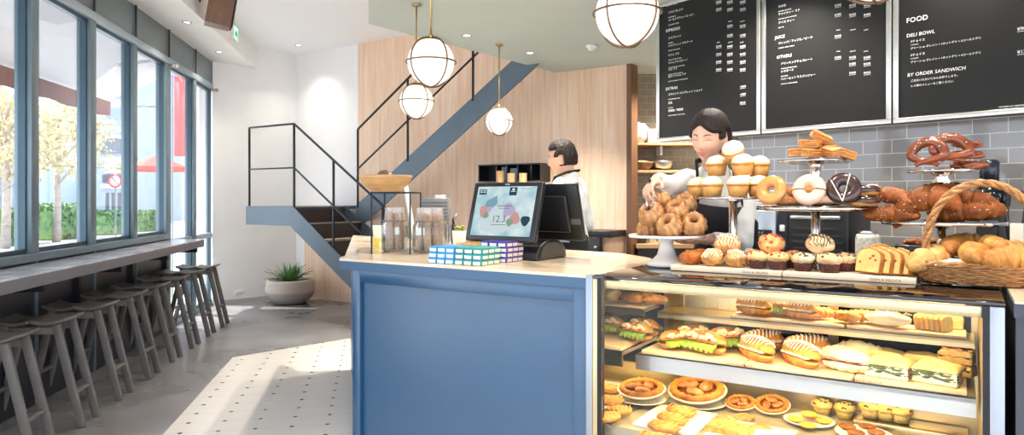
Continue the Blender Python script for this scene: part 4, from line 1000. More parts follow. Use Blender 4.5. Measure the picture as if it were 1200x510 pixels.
for i, (x, m, rx, rz, t) in enumerate(((1018, .40, -12, -46, 'front slice showing its yellow crumb with red fruit'), (1030, .405, -11, -46, 'second slice behind the front one'), (1041.5, .41, -10, -46, 'third slice in the row'), (1052, .415, -9, -46, 'last slice of the row, next to the basket'))):
    putz(LOAF, kpx(x, m), m, zb+.001+.004, 'crumble topped loaf cake, '+t, Lg, R(rz+14), R(rx), 0, 1.12)
putz(LOAF, kpx(1031, .50), .50, zb+.006, 'crumble topped loaf cake, piece standing behind the row', Lg, R(30), 0, 0, 1.2)
# ---------------------------------------------------------------- basket
bs, bmm = kpx(1152, .455), .455
wick = pm('wicker', (132, 80, 38), (202, 150, 90), 40, .45, stretch=(1, 1, 3))
bk = thing('wicker_basket', 'wicker basket with an arched handle full of croissants', 'basket', KF(bs, bmm, 1.1075))
A_, B_ = .225, .105
def ring(a, b, z, n=88, amp=0., ph=0., fr=22): return [((a+amp*sin(fr*2*pi*i/n+ph))*cos(2*pi*i/n), (b+amp*sin(fr*2*pi*i/n+ph))*sin(2*pi*i/n), z) for i in range(n)]
g = G()
for k in range(9):
    f = k/8.; sc = .80+.24*f**.8; g.tube(ring(A_*sc, B_*sc, .004+.058*f, 132, .0035, pi*(k % 2), 22), .0042, 6, closed=True)
g.build('weave', wick, bk)
g = G(); n = 40
for i in range(n):
    a = 2*pi*i/n; g.tube([(A_*q*cos(a), B_*q*sin(a), z) for q, z in ((.79, .0), (.9, .025), (1.04, .066))], .003, 5)
g.build('stakes', wick, bk)
g = G()
for ph in (0, pi): g.tube([((A_*1.05+.005*cos(14*2*pi*i/160+ph))*cos(2*pi*i/160), (B_*1.05+.005*cos(14*2*pi*i/160+ph))*sin(2*pi*i/160), .068+.006*sin(14*2*pi*i/160+ph)) for i in range(160)], .0065, 7, closed=True)
g.build('rim', wick, bk)
g = G(); g.lathe([(.0, .0), (1, .0), (1, .004), (.0, .004)], 40, T=Mx.Diagonal((A_*.8, B_*.8, 1, 1))); g.build('bottom', wick, bk)
g = G(); hx = .175
for ph in (0, 2.1, 4.2):
    pts = []
    for i in range(81):
        u = -1+2*i/80; th = u*pi/2; c = V((hx*sin(th)*1.0-.0, 0, .05+.30*(cos(th))**.75)); a = 16*u+ph
        pts.append(c+V((0, .0075*cos(a), 0))+V((sin(th), 0, cos(th)))*.0075*sin(a))
    g.tube(pts, .0075, 7)
hd = g.build('handle', wick, bk); hd.rotation_euler = (0, 0, R(8))
g = G(); nn = 16; vs = []; fs = []
for i in range(nn+1):
    for j in range(9):
        u, v = -1+2*i/nn, -1+2*j/8; vs.append((u*.10-.04, -.06+v*.045+.01*N3(V((i*.5, j*.5, 0))), .074+.012*N3(V((i*.6, j*.6, 3)))+.01*v))
for i in range(nn):
    for j in range(8): q = i*9+j; fs.append((q, q+9, q+10, q+1))
g.add(vs, fs, 0, True); nk = g.build('paper_napkin', parchment, None, KF(bs, bmm, 1.1075)); tag(nk, 'crumpled white paper napkin under the croissants in the basket', 'napkin')
Kg = 'croissants in the basket'
for (kd, x, y, m, rz, rx, ry, t, sc) in ((CR2, 1083, 303, .42, 55, 25, -20, 'pale, at the left end, nearest the cake slices', 1.), (CR2, 1100, 298, .48, 80, 30, 0, 'pale, second from the left end', 1.), (CR, 1141, 297, .40, 78, 28, 0, 'large and golden in the front middle', 1.1), (CR, 1184, 303, .38, 10, 20, 0, 'golden at the front right, lying sideways', 1.15),
                                  (CR, 1118, 288, .52, 65, 20, 0, 'golden, behind the napkin at the handle foot', 1.), (CR, 1163, 288, .50, 100, 25, 0, 'golden, behind the large front one', 1.05), (CR2, 1190, 293, .52, 20, 10, 0, 'pale, at the back right', 1.), (CR, 1132, 284, .60, 20, 10, 0, 'golden, at the top back under the handle', 1.)):
    put(kd, x, y, m, 'buttery croissant in the basket, '+t, Kg, R(rz), R(rx), R(ry), sc)
# ---------------------------------------------------------------- inside the pastry case
SW = Kind(sandwich_maker('lettuce_baguette', golden, .155, 'lettuce', 1, .034)); SWC = Kind(sandwich_maker('cream_croissant', golden, .17, 'cream', 2, .037)); SWH = Kind(sandwich_maker('ham_baguette', whitebread, .19, 'ham', 3, .040))
WD, FB, CI, TO = Kind(wedge), Kind(block_bread), Kind(ciabatta), Kind(toast)
zs = .769; zsu = .908
Fg = 'filled baguettes on the middle shelf'
def sh(kind, x, m, z, dz, label, group, rz=0., rx=0., ry=0., sc=1.): return putz(kind, kpx(x, m), m, z+dz, label, group, R(rz), R(rx), R(ry), sc)
sh(SW, 789, .36, zs, .026, 'small baguette filled with lettuce, first at the left end of the main middle shelf', Fg, 62, 0, 0, .95)
sh(SW, 829, .36, zs, .027, 'baguette filled with lettuce and tomato, second along the front of the main shelf', Fg, -22, 0, 0, 1.15)
sh(SW, 814, .50, zs, .027, 'baguette filled with lettuce standing behind the first two', Fg, 20, 0, 0, 1.1)
sh(SW, 852, .49, zs, .03, 'lettuce baguette behind, just left of the cream croissants', Fg, 48, 0, 0, 1.15)
sh(SWC, 887, .355, zs, .029, 'croissant with white icing stripes, left of the pair in the front row', Fg, -40, 0, 0, 1.14)
sh(SWC, 939, .345, zs, .029, 'croissant with white icing stripes, right of the pair, beside the ham baguette', Fg, -42, 0, 0, 1.14)
sh(SWC, 893, .50, zs, .032, 'iced croissant behind the left one of the front pair', Fg, 50, 0, 0, 1.15)
sh(SWC, 945, .49, zs, .03, 'iced croissant behind the right one of the front pair', Fg, 40, 0, 0, 1.15)
sh(SWH, 990, .345, zs, .031, 'floury white baguette with pink ham in the front row', Fg, -14, 0, 0, 1.05)
sh(SWH, 1008, .50, zs, .031, 'floury white baguette behind the one with ham', Fg, -5)
Wg = 'spinach focaccia pieces'
sh(WD, 1042, .345, zs, .0, 'spinach focaccia piece at the left of the two in front', Wg, -8, 0, 0, 1.25)
sh(WD, 1099, .345, zs, .0, 'spinach focaccia piece at the right of the two in front', Wg, -12, 0, 0, 1.25)
sh(WD, 1036, .49, zs, .0, 'spinach focaccia piece in the back row at the left', Wg, -4, 0, 0, 1.2)
sh(WD, 1082, .49, zs, .0, 'spinach focaccia piece in the back row at the right', Wg, -8, 0, 0, 1.2)
sh(FB, 1124, .50, zs, .0225, 'thick pale focaccia square, lower one at the right end', 'focaccia squares', -18, 0, 0, .9)
sh(FB, 1121, .49, zs, .07, 'thick pale focaccia square stacked on top at the right end', 'focaccia squares', -10, 0, 0, 1.)
# upper shelf
Ug = 'croissants on the upper shelf'
sh(SWC, 884, .57, zsu, .029, 'filled croissant at the left end of the main upper shelf', Ug, -12, 0, 0, .95)
sh(SW, 915, .61, zsu, .027, 'lettuce croissant second from the left on the main upper shelf', Ug, 8, 0, 0, .95)
sh(SWC, 938, .57, zsu, .029, 'filled croissant in the middle of the upper shelf, left of the steel upright', Ug, -15, 0, 0, .9)
sh(CRS, 960, .60, zsu, .028, 'plain golden croissant behind the steel upright on the upper shelf', Ug, 30, 0, 0, .85)
sh(CRS, 991, .57, zsu, .028, 'plain golden croissant right of the steel upright', Ug, -10, 0, 0, .8)
sh(CRS, 1010, .61, zsu, .029, 'plain golden croissant next to the pale long loaf', Ug, 20, 0, 0, .85)
sh(CI, 1040, .575, zsu, .03, 'long pale ciabatta loaf on the upper shelf', None, -12, 0, 0, .86)
for i in range(6): sh(TO, 1079+6.2*i, .60-.004*i, zsu, .001, 'pale yellow bread slice standing in the row at the right end, %s from the ciabatta' % ('first', 'second', 'third', 'fourth', 'fifth', 'sixth')[i], 'bread slices on the upper shelf', 62, -6, 0, .95)
for i in range(2): sh(TO, 1106+13*i, .645, zsu, .001, 'pale bread slice at the back right of the upper shelf, %s of two' % ('left', 'right')[i], 'bread slices on the upper shelf', 10, -6, 0, .9)
# left bay
PB = Kind(knot_bun('round_bun', crust('pale_bun', (216, 162, 92), (246, 216, 156), sc=12), None, 3, .05, .036))
sh(PB, 716, .60, zsu, .033, 'pale round bun at the left end of the upper shelf in the left bay', None)
sh(CR, 742, .57, zsu, .03, 'golden croissant in the left bay upper shelf, beside the pale bun', 'left bay croissants', -10, 0, 0, .75)
sh(CR, 768, .57, zsu, .03, 'golden croissant at the right end of the left bay upper shelf', 'left bay croissants', 15, 0, 0, .72)
sh(CR, 756, .64, zsu, .03, 'golden croissant behind the two others in the left bay', 'left bay croissants', 5, 0, 0, .72)
sh(SW, 748, .43, zs, .027, 'lettuce and tomato baguette at the front of the left bay shelf', Fg, -16)
sh(SW, 716, .52, zs, .027, 'lettuce baguette at the far left of the left bay shelf', Fg, -10)
sh(SW, 757, .53, zs, .03, 'lettuce baguette behind the front one in the left bay', Fg, -24)
# deck
zd = .5005
parch = [(.09, .10, .34, .40, 'under the ridged danish pastries'), (.37, .08, .66, .36, 'under the almond slabs'), (-.34, .12, -.04, .62, 'in the left bay')]
for (a, b, c, d, t) in parch:
    g = G(); g.box((a, b, zd), (c, d, zd+.012), 0, .002); tag(g.build('tray', pm('white_tray', (246, 240, 228), None, 1, .4), None, KM), 'white rectangular tray on the case floor '+t, 'tray', 'white trays on the case floor')
TA, SHP, FP, SLP = Kind(tart), Kind(shell_pastry), Kind(flat_pastry), Kind(sheet_pastry)
YC = Kind(cookie_maker('cookie', crust('yellow_cookie', (226, 164, 50), (240, 192, 92), sc=30), .033)); BC = Kind(cookie_maker('cookie', crust('brown_cookie', (120, 66, 26), (176, 108, 52), sc=40), .033))
PL, PS = Kind(plate_maker('plate', .125, ceramic)), Kind(plate_maker('plate', .105, ceramic))
def fl(kind, x, y, z, label, group, rz=0., rx=0., sc=1., dz=0.):
    p = onz(x, y, z); return kind.put(Mx.Translation(p+V((0, 0, dz))) @ Mx.Rotation(KA, 4, 'Z') @ Mx.Rotation(R(rx), 4, 'X') @ Mx.Rotation(R(rz), 4, 'Z') @ Mx.Scale(sc, 4), label, group)
Tg = 'pies on the case floor'
fl(PL, 817, 474, zd, 'white plate under the large round fruit pie', 'white plates on the case floor', 0, 0, 1.)
fl(TA, 817, 470, zd+.012, 'large round fruit pie with a golden rim and glazed fruit', Tg, 10, 12, 1.32, .034)
fl(TA, 868, 480, zd, 'small round fruit pie just right of the large pie', Tg, 40, 14, .68, .022)
fl(TA, 905, 484, zd, 'small round fruit pie left of the yellow cookie plate', Tg, 80, 18, .75, .028)
fl(SHP, 872, 494, zd, 'ridged shell shaped pastry in front of the small pies', 'shell pastries', 150, 0, 1.05, .006)
fl(SHP, 893, 505, zd, 'pale ridged shell shaped pastry at the bottom edge beside the almond slab', 'shell pastries', 100, 0, .9, .006)
fl(SHP, 850, 494, zd+.012, 'ridged shell shaped pastry behind the almond slab', 'shell pastries', 60, 0, .9, .006)
for i, (x, y, rz) in enumerate(((799, 487, -5), (789, 496, 0), (779, 506, 5), (768, 520, 8), (757, 532, 0))): fl(FP, x, y, zd+.012, 'ridged golden danish pastry on the white tray, %s from the back' % ('first', 'second', 'third', 'fourth', 'fifth')[i], 'danish pastries on the tray', rz, 0, 1.3, .008)
fl(SLP, 856, 506, zd+.012, 'golden almond slab at the back of its white tray', 'almond slabs', -2, 0, 1.05, .012)
fl(SLP, 836, 528, zd+.012, 'golden almond slab at the front of its white tray', 'almond slabs', 3, 0, 1.05, .012)
fl(PS, 948, 496, zd, 'white plate holding the yellow cookies', 'white plates on the case floor', 0, 0, .92)
Yg = 'yellow cookies on the plate'
for i, (x, y, dz, t) in enumerate(((932, 494, .008, 'at the left of the plate'), (949, 489.5, .008, 'at the back of the plate'), (965, 496, .008, 'at the right of the plate'), (947, 502, .008, 'at the front of the plate'), (948, 493.5, .026, 'on top in the middle'))): fl(YC, x, y, zd+.006, 'round yellow cookie '+t, Yg, i*50, 0, .95, dz-.004)
Hg = 'brown cookies on the case floor'
fl(PS, 1012, 512, zd, 'white plate under the dark brown cookies', 'white plates on the case floor', 0, 0, .95)
for i, (x, y, t) in enumerate(((993, 503, 'at the left of the plate'), (1016, 502, 'at the back of the plate'), (1003, 510, 'at the front left of the plate'), (1027, 510, 'at the front right of the plate'))): fl(BC, x, y, zd+.006, 'round dark brown cookie '+t, Hg, i*70, 0, .95, .004)
# small cakes on plates at the back of the case floor
SC_ = Kind(muffin_maker('small_cake', crust('small_cake_top', (216, 168, 74), (244, 214, 140), sc=30), poppy, 3, pm('yellow_case', (206, 176, 92), (222, 194, 116), 30, .7)))
Qg = 'small cakes at the back of the case floor'
g = G(); g.box((kpx(1001, .6), .56, zd), (S1-.03, .685, zd+.03), 0, .002); tag(g.build('display_riser', warmlit_steel, None, KM), 'low steel step under the small yellow cakes at the back of the case', 'riser')
for i, x in enumerate((963, 990)): sh(SC_, x, .655, zd, .035, 'small yellow cake at the back behind the yellow cookies, %s of two' % ('left', 'right')[i], Qg, i*40, 0, 0, .95)
for i, x in enumerate((1020, 1038, 1056)): sh(SC_, x, .62, zd+.031, .035, 'small yellow cake on the low step at the back, %s of the right three' % ('left', 'middle', 'right')[i], Qg, i*40+20, 0, 0, .95)
# left bay floor
fl(PL, 752, 470, zd+.012, 'white plate under the fruit pie in the left bay', 'white plates on the case floor', 0, 0, .85)
fl(TA, 752, 466, zd+.024, 'round fruit pie with glazed fruit in the left bay', Tg, 30, 8, 1.1, .026)
for i, (x, y) in enumerate(((714, 460), (716, 474), (725, 486), (712, 494))): fl(FP, x, y, zd+.012, 'ridged golden danish pastry in the left bay, %s from the back' % ('first', 'second', 'third', 'fourth')[i], 'danish pastries in the left bay', 20*i, 0, 1.2, .008)
# ---------------------------------------------------------------- things on the service counter
jarglass = glassmat('jar_glass', (250, 252, 252), .7, .0, 1.3)
def cellomat():
    m, nt, N, L = newmat('cellophane'); o = N.new('ShaderNodeOutputMaterial'); x = N.new('ShaderNodeMixShader'); t = N.new('ShaderNodeBsdfTransparent'); p = N.new('ShaderNodeBsdfPrincipled')
    p.inputs['Base Color'].default_value = (.9, .9, .9, 1); p.inputs['Roughness'].default_value = .15; n = N.new('ShaderNodeTexNoise'); n.inputs['Scale'].default_value = 60; r = N.new('ShaderNodeMapRange'); r.inputs[1].default_value = .45; r.inputs[2].default_value = .65; r.inputs[3].default_value = .08; r.inputs[4].default_value = .6
    L.new(n.outputs[0], r.inputs[0]); L.new(r.outputs[0], x.inputs[0]); L.new(t.outputs[0], x.inputs[1]); L.new(p.outputs[0], x.inputs[2]); L.new(x.outputs[0], o.inputs[0]); return m
cello = cellomat()
granola = pm('granola', (92, 50, 28), (214, 160, 108), 60, .6, bump=.8, bsc=90, contrast=.5)
labelw = pm('white_label', (240, 240, 238), None, 1, .6)
def make_bag():
    t = thing('granola_bag', '', 'snack bag'); g = G()
    def ds(p): return 1.+.06*N3(p*3.)
    g.tube([(0, 0, .0), (0, 0, .01), (0, 0, .06), (.002, 0, .125), (.002, 0, .155)], [.012, .021, .0235, .0225, .017], 14); g.build('granola', granola, t)
    g = G(); vs = []; fs = []; n = 20; prof = [(.016, -.002), (.0235, .01), (.0255, .06), (.025, .12), (.0245, .15), (.021, .163), (.022, .170), (.025, .178)]
    for (r, z) in prof:
        for j in range(n):
            a = 2*pi*j/n; q = r*(1+(.16*sin(5*a+z*30) if z > .11 else .05*sin(4*a+z*40))); vs.append((q*cos(a)*1.05, q*sin(a)*(.8 if z > .13 else 1), z))
    for i in range(len(prof)-1):
        for j in range(n): fs.append((i*n+j, i*n+(j+1) % n, (i+1)*n+(j+1) % n, (i+1)*n+j))
    g.add(vs, fs, 0, True); g.build('wrapper', cello, t)
    g = G(); vs = []; n = 8
    for i in range(n+1):
        for z in (.066, .096): a = -.55+1.1*i/n; vs.append((.0278*cos(a), .0278*sin(a), z))
    g.add(vs, [(2*i, 2*i+2, 2*i+3, 2*i+1) for i in range(n)], 0, True); g.build('label', labelw, t)
    return t
BAG = Kind(make_bag)
def jar(x, y, r, h, label, nbag, gp):
    p = onz(x, y, 1.1); t = thing('glass_jar', label, 'jar', frame((p.x, p.y, 1.1005), KA)); g = G()
    g.lathe([(.0, .0), (r*.92, .0), (r, .012), (r, h*.86), (r*.9, h*.95), (r*.9, h), (r*.86, h), (r*.86, h*.95), (r*.96, h*.85), (r*.96, .016), (r*.88, .008), (.0, .008)], 40); g.build('glass', jarglass, t)
    g = G(); g.tube([(r*.91*cos(2*pi*i/40), r*.91*sin(2*pi*i/40), h) for i in range(40)], .004, 6, closed=True); g.build('lip', jarglass, t)
    rn = random.Random(int(x)); k = 0
    for i in range(nbag):
        a = 2*pi*i/max(1, nbag-(nbag > 5))+.4; q = r*.84-.030 if i < nbag-(nbag > 5) else 0.
        BAG.put(frame((p.x+q*cos(a), p.y+q*sin(a), 1.111), rn.uniform(0, 6), R(rn.uniform(-3, 3))) @ Mx.Diagonal((.88, .88, (h+.065)/.178, 1)), gp[0] % ('first', 'second', 'third', 'fourth', 'fifth', 'sixth', 'seventh')[i], gp[1])
jar(463, 295, .078, .178, 'clear glass jar of bagged granola at the left, nearest the bowl stand', 5, ('clear bag of granola in the left jar, %s counted round from the right', 'granola bags in the left jar'))
jar(504, 296, .100, .178, 'clear glass jar of bagged granola behind the blue chocolate bars', 7, ('clear bag of granola in the jar behind the blue bars, %s counted round', 'granola bags in the middle jar'))
jar(517, 279, .072, .26, 'tall clear glass jar of bagged granola behind the two front jars', 4, ('clear bag of granola in the tall back jar, %s counted round', 'granola bags in the back jar'))
# chocolate bars
def bar_maker(nm, c, c2=None):
    m_ = pm('wrapper_'+nm, c, c2, 60, .4)
    def f():
        t = thing('chocolate_bar', '', 'chocolate'); g = G(); g.box((-.0245, -.077, .0), (.0245, .077, .026), 0, .003); g.build('wrapper', m_, t)
        g = G(); g.box((-.019, -.0785, .002), (.019, -.0768, .0165)); g.build('end_label', labelw, t)
        g = G()
        for k in (-1, 0, 1): g.box((.0243, -.018+.049*k, .002), (.0256, .022+.049*k, .0165))
        g.build('side_label', pm('cream_label', (222, 206, 184), None, 1, .6), t)
        return t
    return f
def stackbars(kd, s0, m0, n, layers, cname, gp, zl=.0265, dz0=0):
    for L_ in range(layers):
        for i in range(n):
            putz(kd, s0+.050*i, m0+.003*((L_*7+i*3) % 3), 1.1006+zl*L_+dz0, cname+', %s, %s of its row' % ('bottom layer' if L_ == 0 else 'top layer' if L_ == layers-1 else '%s layer up' % ('', 'second', 'third')[L_], ('left', 'middle', 'right')[i if n == 3 else (0 if i == 0 else 2)]), gp, R(((L_*5+i*7) % 5-2)*.5))
BB, TB, PBR, OB = Kind(bar_maker('blue', (40, 140, 196))), Kind(bar_maker('teal', (30, 140, 142), (24, 120, 110))), Kind(bar_maker('purple', (74, 56, 150), (60, 44, 128))), Kind(bar_maker('orange', (226, 168, 84), (240, 196, 120)))
stackbars(BB, -.905, .135, 3, 3, 'blue chocolate bar stacked at the counter edge', 'blue chocolate bars')
stackbars(TB, -.750, .138, 3, 3, 'teal chocolate bar stacked beside the blue ones', 'teal chocolate bars')
stackbars(PBR, -.745, .335, 3, 4, 'purple chocolate bar stacked by the till', 'purple chocolate bars', .0245)
stackbars(OB, -.902, .335, 3, 3, 'orange chocolate bar stacked behind the blue ones', 'orange chocolate bars', .0285)
# ---------------------------------------------------------------- till
till = thing('point_of_sale_terminal', 'black two screen till with a bright touch display, on the service counter', 'till', KF(-.70, .56, 1.1005))
posb = pm('till_plastic', (24, 25, 28), None, 1, .35)
g = G(); prof = [(-.15, 0), (-.145, .035), (-.12, .07), (-.07, .092), (0, .098), (.07, .092), (.12, .07), (.145, .035), (.15, 0)]
T = Mx.Rotation(pi/2, 4, 'Z') @ Mx.Rotation(pi/2, 4, 'X'); g.prism(prof, -.16, .16, 0, T, bev=.006); g.build('base', posb, till)
g = G(); prof2 = [(x*.8, .005+z*.8) for x, z in prof]; g.prism(prof2, -.163, .163, 0, T); g.build('end_cap', pm('till_grey', (58, 54, 52), None, 1, .5), till)
g = G(); g.box((-.05, -.05, .08), (.05, .05, .17), 0, .01); g.build('neck', posb, till)
def screen(sgn, nm):
    M = Mx.Translation((-.0 if sgn < 0 else .055, sgn*.125, .235)) @ Mx.Rotation(0 if sgn < 0 else pi, 4, 'Z') @ Mx.Rotation(R(-17), 4, 'X')
    g = G(); g.box((-.208, -.012, -.152), (.208, .022, .158), 0, .008); g.box((-.15, .022, -.10), (.15, .045, .10), 0, .01); o = g.build(nm, posb, till, M); return o
fs_ = screen(-1, 'customer_screen'); bs_ = screen(1, 'staff_screen')
fs_.matrix_basis = Mx.Translation((-.035, -.145, .235)) @ Mx.Rotation(R(-17), 4, 'X')
def uimat():
    m, nt, N, L = newmat('screen_picture'); o = N.new('ShaderNodeOutputMaterial'); e = N.new('ShaderNodeEmission'); tc = N.new('ShaderNodeTexCoord'); n = N.new('ShaderNodeTexNoise'); n.inputs['Scale'].default_value = 8; n.inputs['Detail'].default_value = 3
    L.new(tc.outputs['Object'], n.inputs[0]); r = N.new('ShaderNodeValToRGB'); r.color_ramp.elements[0].color = lin((150, 196, 206)); r.color_ramp.elements[1].color = lin((216, 232, 232)); r.color_ramp.elements[0].position = .35; r.color_ramp.elements[1].position = .6
    L.new(n.outputs[0], r.inputs[0]); L.new(r.outputs[0], e.inputs[0]); e.inputs[1].default_value = .62; L.new(e.outputs[0], o.inputs[0]); return m
g = G(); g.box((-.178, -.0135, -.125), (.178, -.0118, .133)); disp_ = g.build('display', uimat(), fs_)
def flat(g, pts, y, mat=0): g.add([(p[0], y, p[1]) for p in pts], [tuple(range(len(pts)))], mat)
g = G(); y = -.0141
def disc(g, c, r, y, mat, n=18, sd=0): flat(g, [(c[0]+r*(1+.12*sin(3*a+sd))*cos(a), c[1]+r*(1+.12*sin(3*a+sd))*sin(a)) for a in [2*pi*i/n for i in range(n)]], y, mat)
flat(g, [(-.135, -.02), (-.05, .045), (.11, .0), (.13, -.075), (-.02, -.115), (-.12, -.1)], y, 1)
flat(g, [(-.135, -.03), (-.11, .055), (-.05, .085), (-.04, .04)], y-.0002, 2)
disc(g, (-.115, -.0), .03, y-.0004, 3, sd=1); disc(g, (-.10, -.02), .017, y-.0006, 4, sd=2); disc(g, (-.085, .012), .015, y-.0006, 5)
disc(g, (.035, .01), .035, y-.0004, 5, sd=2); disc(g, (.075, -.035), .032, y-.0004, 3, sd=3); disc(g, (.05, -.055), .02, y-.0006, 4); disc(g, (.14, -.045), .026, y-.0004, 6)
flat(g, [(-.165, .09), (-.12, .09), (-.12, .118), (-.165, .118)], y, 6); flat(g, [(.02, .085), (.065, .085), (.065, .128), (.02, .128)], y, 6)
g.build('picture', [emat('ui_%d' % i, c, .6) for i, c in enumerate(((255, 255, 255), (204, 220, 224), (128, 168, 180), (206, 158, 150), (138, 164, 140), (186, 174, 206), (52, 78, 94)))], fs_)
uig = emat('ui_text', (96, 120, 132), .6); uiw = emat('ui_white', (220, 230, 232), .7)
text('12.3', .05, uig, fs_, Mx.Translation((-.06, -.0148, -.055)) @ UPR, extrude=.0001)
text('SALAD BOWL SET', .012, uig, fs_, Mx.Translation((-.045, -.0148, .03)) @ UPR, extrude=.0001) if False else None
g = G()
for (a, b, c, d) in ((-.04, .028, .05, .032), (-.03, .016, .035, .019), (-.06, -.07, .03, -.067), (-.16, .1, -.145, .104), (-.14, .1, -.125, .104), (-.16, .108, -.145, .112), (-.14, .108, -.125, .112), (.03, .105, .056, .109), (.036, .112, .05, .122), (.09, .118, .15, .12)):
    flat(g, [(a, b), (c, b), (c, d), (a, d)], -.0149, 0 if b < .09 or b > .117 else 1)
g.build('screen_text', [uig, uiw], fs_)
g = G(); g.box((-.014, -.0135, .141), (.014, -.0118, .147)); g.build('badge', pm('silver_print', (190, 194, 198), None, 1, .3, .5), fs_)
g = G(); g.box((-.204, .0225, -.06), (-.1, .024, -.03)); g.build('screen_label', pm('grey_sticker', (92, 92, 92), None, 1, .6), bs_)
# ---------------------------------------------------------------- bowl stand, menu holder and small things at the left end
pa = onz(435.5, 298, 1.1); bw = thing('display_stand', 'black steel framed display stand with glass shelf holding a wooden bowl', 'stand', frame((pa.x, pa.y, 1.1005), R(-5)))
g = G(); H_ = .342
for (x, y) in ((0, 0), (.215, 0), (0, .26), (.215, .26)): g.box((x-.004, y-.004, 0), (x+.004, y+.004, H_))
for (a, b) in (((0, 0), (.215, 0)), ((0, .26), (.215, .26)), ((0, 0), (0, .26)), ((.215, 0), (.215, .26))): g.bar((a[0], a[1], H_-.004), (b[0], b[1], H_-.004), .008, .008)
g.build('frame', blacksteel, bw)
g = G(); g.box((.004, .004, H_-.006), (.211, .256, H_-.001)); g.build('glass_shelf', winglass, bw)
bc = px(451, 224, pa.y+.10); zt = 1.1005+H_+.0008
def woodbowl(r, h, th=.01): return [(.0, 0), (r*.5, 0), (r*.56, .006), (r*.8, h*.4), (r*.97, h*.85), (r, h), (r-th, h), (r*.9-th, h*.75), (r*.7-th, h*.35), (r*.45, .014), (.0, .012)]
g = G(); g.lathe(woodbowl(.152, .094), 48); o = g.build('wooden_bowl', pm('bowl_wood', (190, 140, 88), (222, 178, 124), 6, .45, stretch=(1, 1, 6)), None, frame((bc.x+.0, bc.y+.03, zt))); tag(o, 'wide round wooden bowl on the black display stand', 'bowl')
g = G(); g.ell((0, 0, 0), (.05, .05, .044), 28, 16, disp=rnd_disp(2, 2, .06)); o = g.build('wooden_ball', pm('ball_wood', (96, 70, 56), (128, 96, 76), 10, .5), None, frame((bc.x-.005, bc.y+.03, zt+.081))); tag(o, 'dark brown round ball sticking out of the wooden bowl', 'ball')
mp_ = onz(489, 262, 1.1); mh = thing('menu_board', 'thin white menu card leaning on edge behind the jars', 'menu card', frame((px(487, 250, 4.2).x, 4.2, 1.1005), R(95)))
g = G(); g.box((-.17, -.004, .0), (.17, .004, .40), 0, .001, T=Mx.Rotation(R(-9), 4, 'X')); g.build('card', pm('card_white', (236, 238, 240), None, 1, .5), mh)
g = G(); g.box((-.155, .0042, .02), (.155, .006, .38), T=Mx.Rotation(R(-9), 4, 'X')); g.build('grey_face', pm('card_grey', (168, 176, 182), None, 1, .5), mh)
g = G(); g.box((-.16, -.02, 0), (.16, .06, .006)); g.build('foot', labelw, mh)
q = px(510, 245, 4.7); rp = thing('card_holder', 'grey slatted upright panel standing behind the tall jar', 'card holder', frame((q.x, 4.7, 1.1005), R(-8)))
g = G(); g.box((-.1, -.01, 0), (.1, .01, .31), 0, .004); g.build('panel', pm('grey_panel', (122, 124, 128), None, 1, .5), rp)
g = G()
for i in range(9): g.box((-.09, -.014, .08+.024*i), (.09, -.009, .092+.024*i))
g.build('slats', pm('dark_grey_panel', (96, 98, 102), None, 1, .5), rp)
q = onz(538, 289, 1.1); fp = thing('small_potted_plant', 'small green plant in a white pot between the jar and the till', 'plant', frame((q.x, q.y, 1.1005)))
g = G(); g.lathe([(.0, 0), (.038, 0), (.046, .10), (.042, .10), (.038, .085), (.0, .085)], 28); g.build('pot', ceramic, fp)
g = G(); rn = random.Random(5)
for i in range(26): a = rn.uniform(0, 6.28); q_ = .03*math.sqrt(rn.random()); g.ell((q_*cos(a), q_*sin(a), .098+.03*rn.random()), (.013, .011, .009), 10, 6, disp=rnd_disp(i, 3, .2))
g.build('leaves', pm('moss_leaf', (112, 116, 44), (150, 146, 70), 20, .6), fp)
q = onz(530, 287, 1.1); g = G(); g.box((-.012, -.03, 0), (.012, .03, .13), 0, .004); g.tube([(0, .0, .13), (.0, .02, .165), (.03, .03, .20)], [.01, .008, .003], 8); tag(g.build('spray_bottle', posb, None, frame((q.x, q.y+.1, 1.1005), .3)), 'small black bottle with a bent spout beside the tall jar', 'bottle')
q = onz(444, 283, 1.1); cu_ = thing('paper_cup', 'white paper cup at the counter end under the bowl stand', 'cup', frame((q.x, q.y, 1.1005)))
g = G(); g.lathe([(.0, 0), (.035, 0), (.046, .11), (.048, .112), (.044, .112), (.034, .006), (.0, .006)], 28); g.build('cup', ceramic, cu_)
q = onz(440, 289, 1.1); g = G(); g.box((-.03, -.003, 0), (.03, .003, .055), T=Mx.Rotation(R(-15), 4, 'X')); tag(g.build('price_card', pm('yellow_card', (240, 214, 96), None, 1, .6), None, frame((q.x, q.y, 1.1008), R(-20))), 'small yellow card leaning by the paper cup', 'price card')
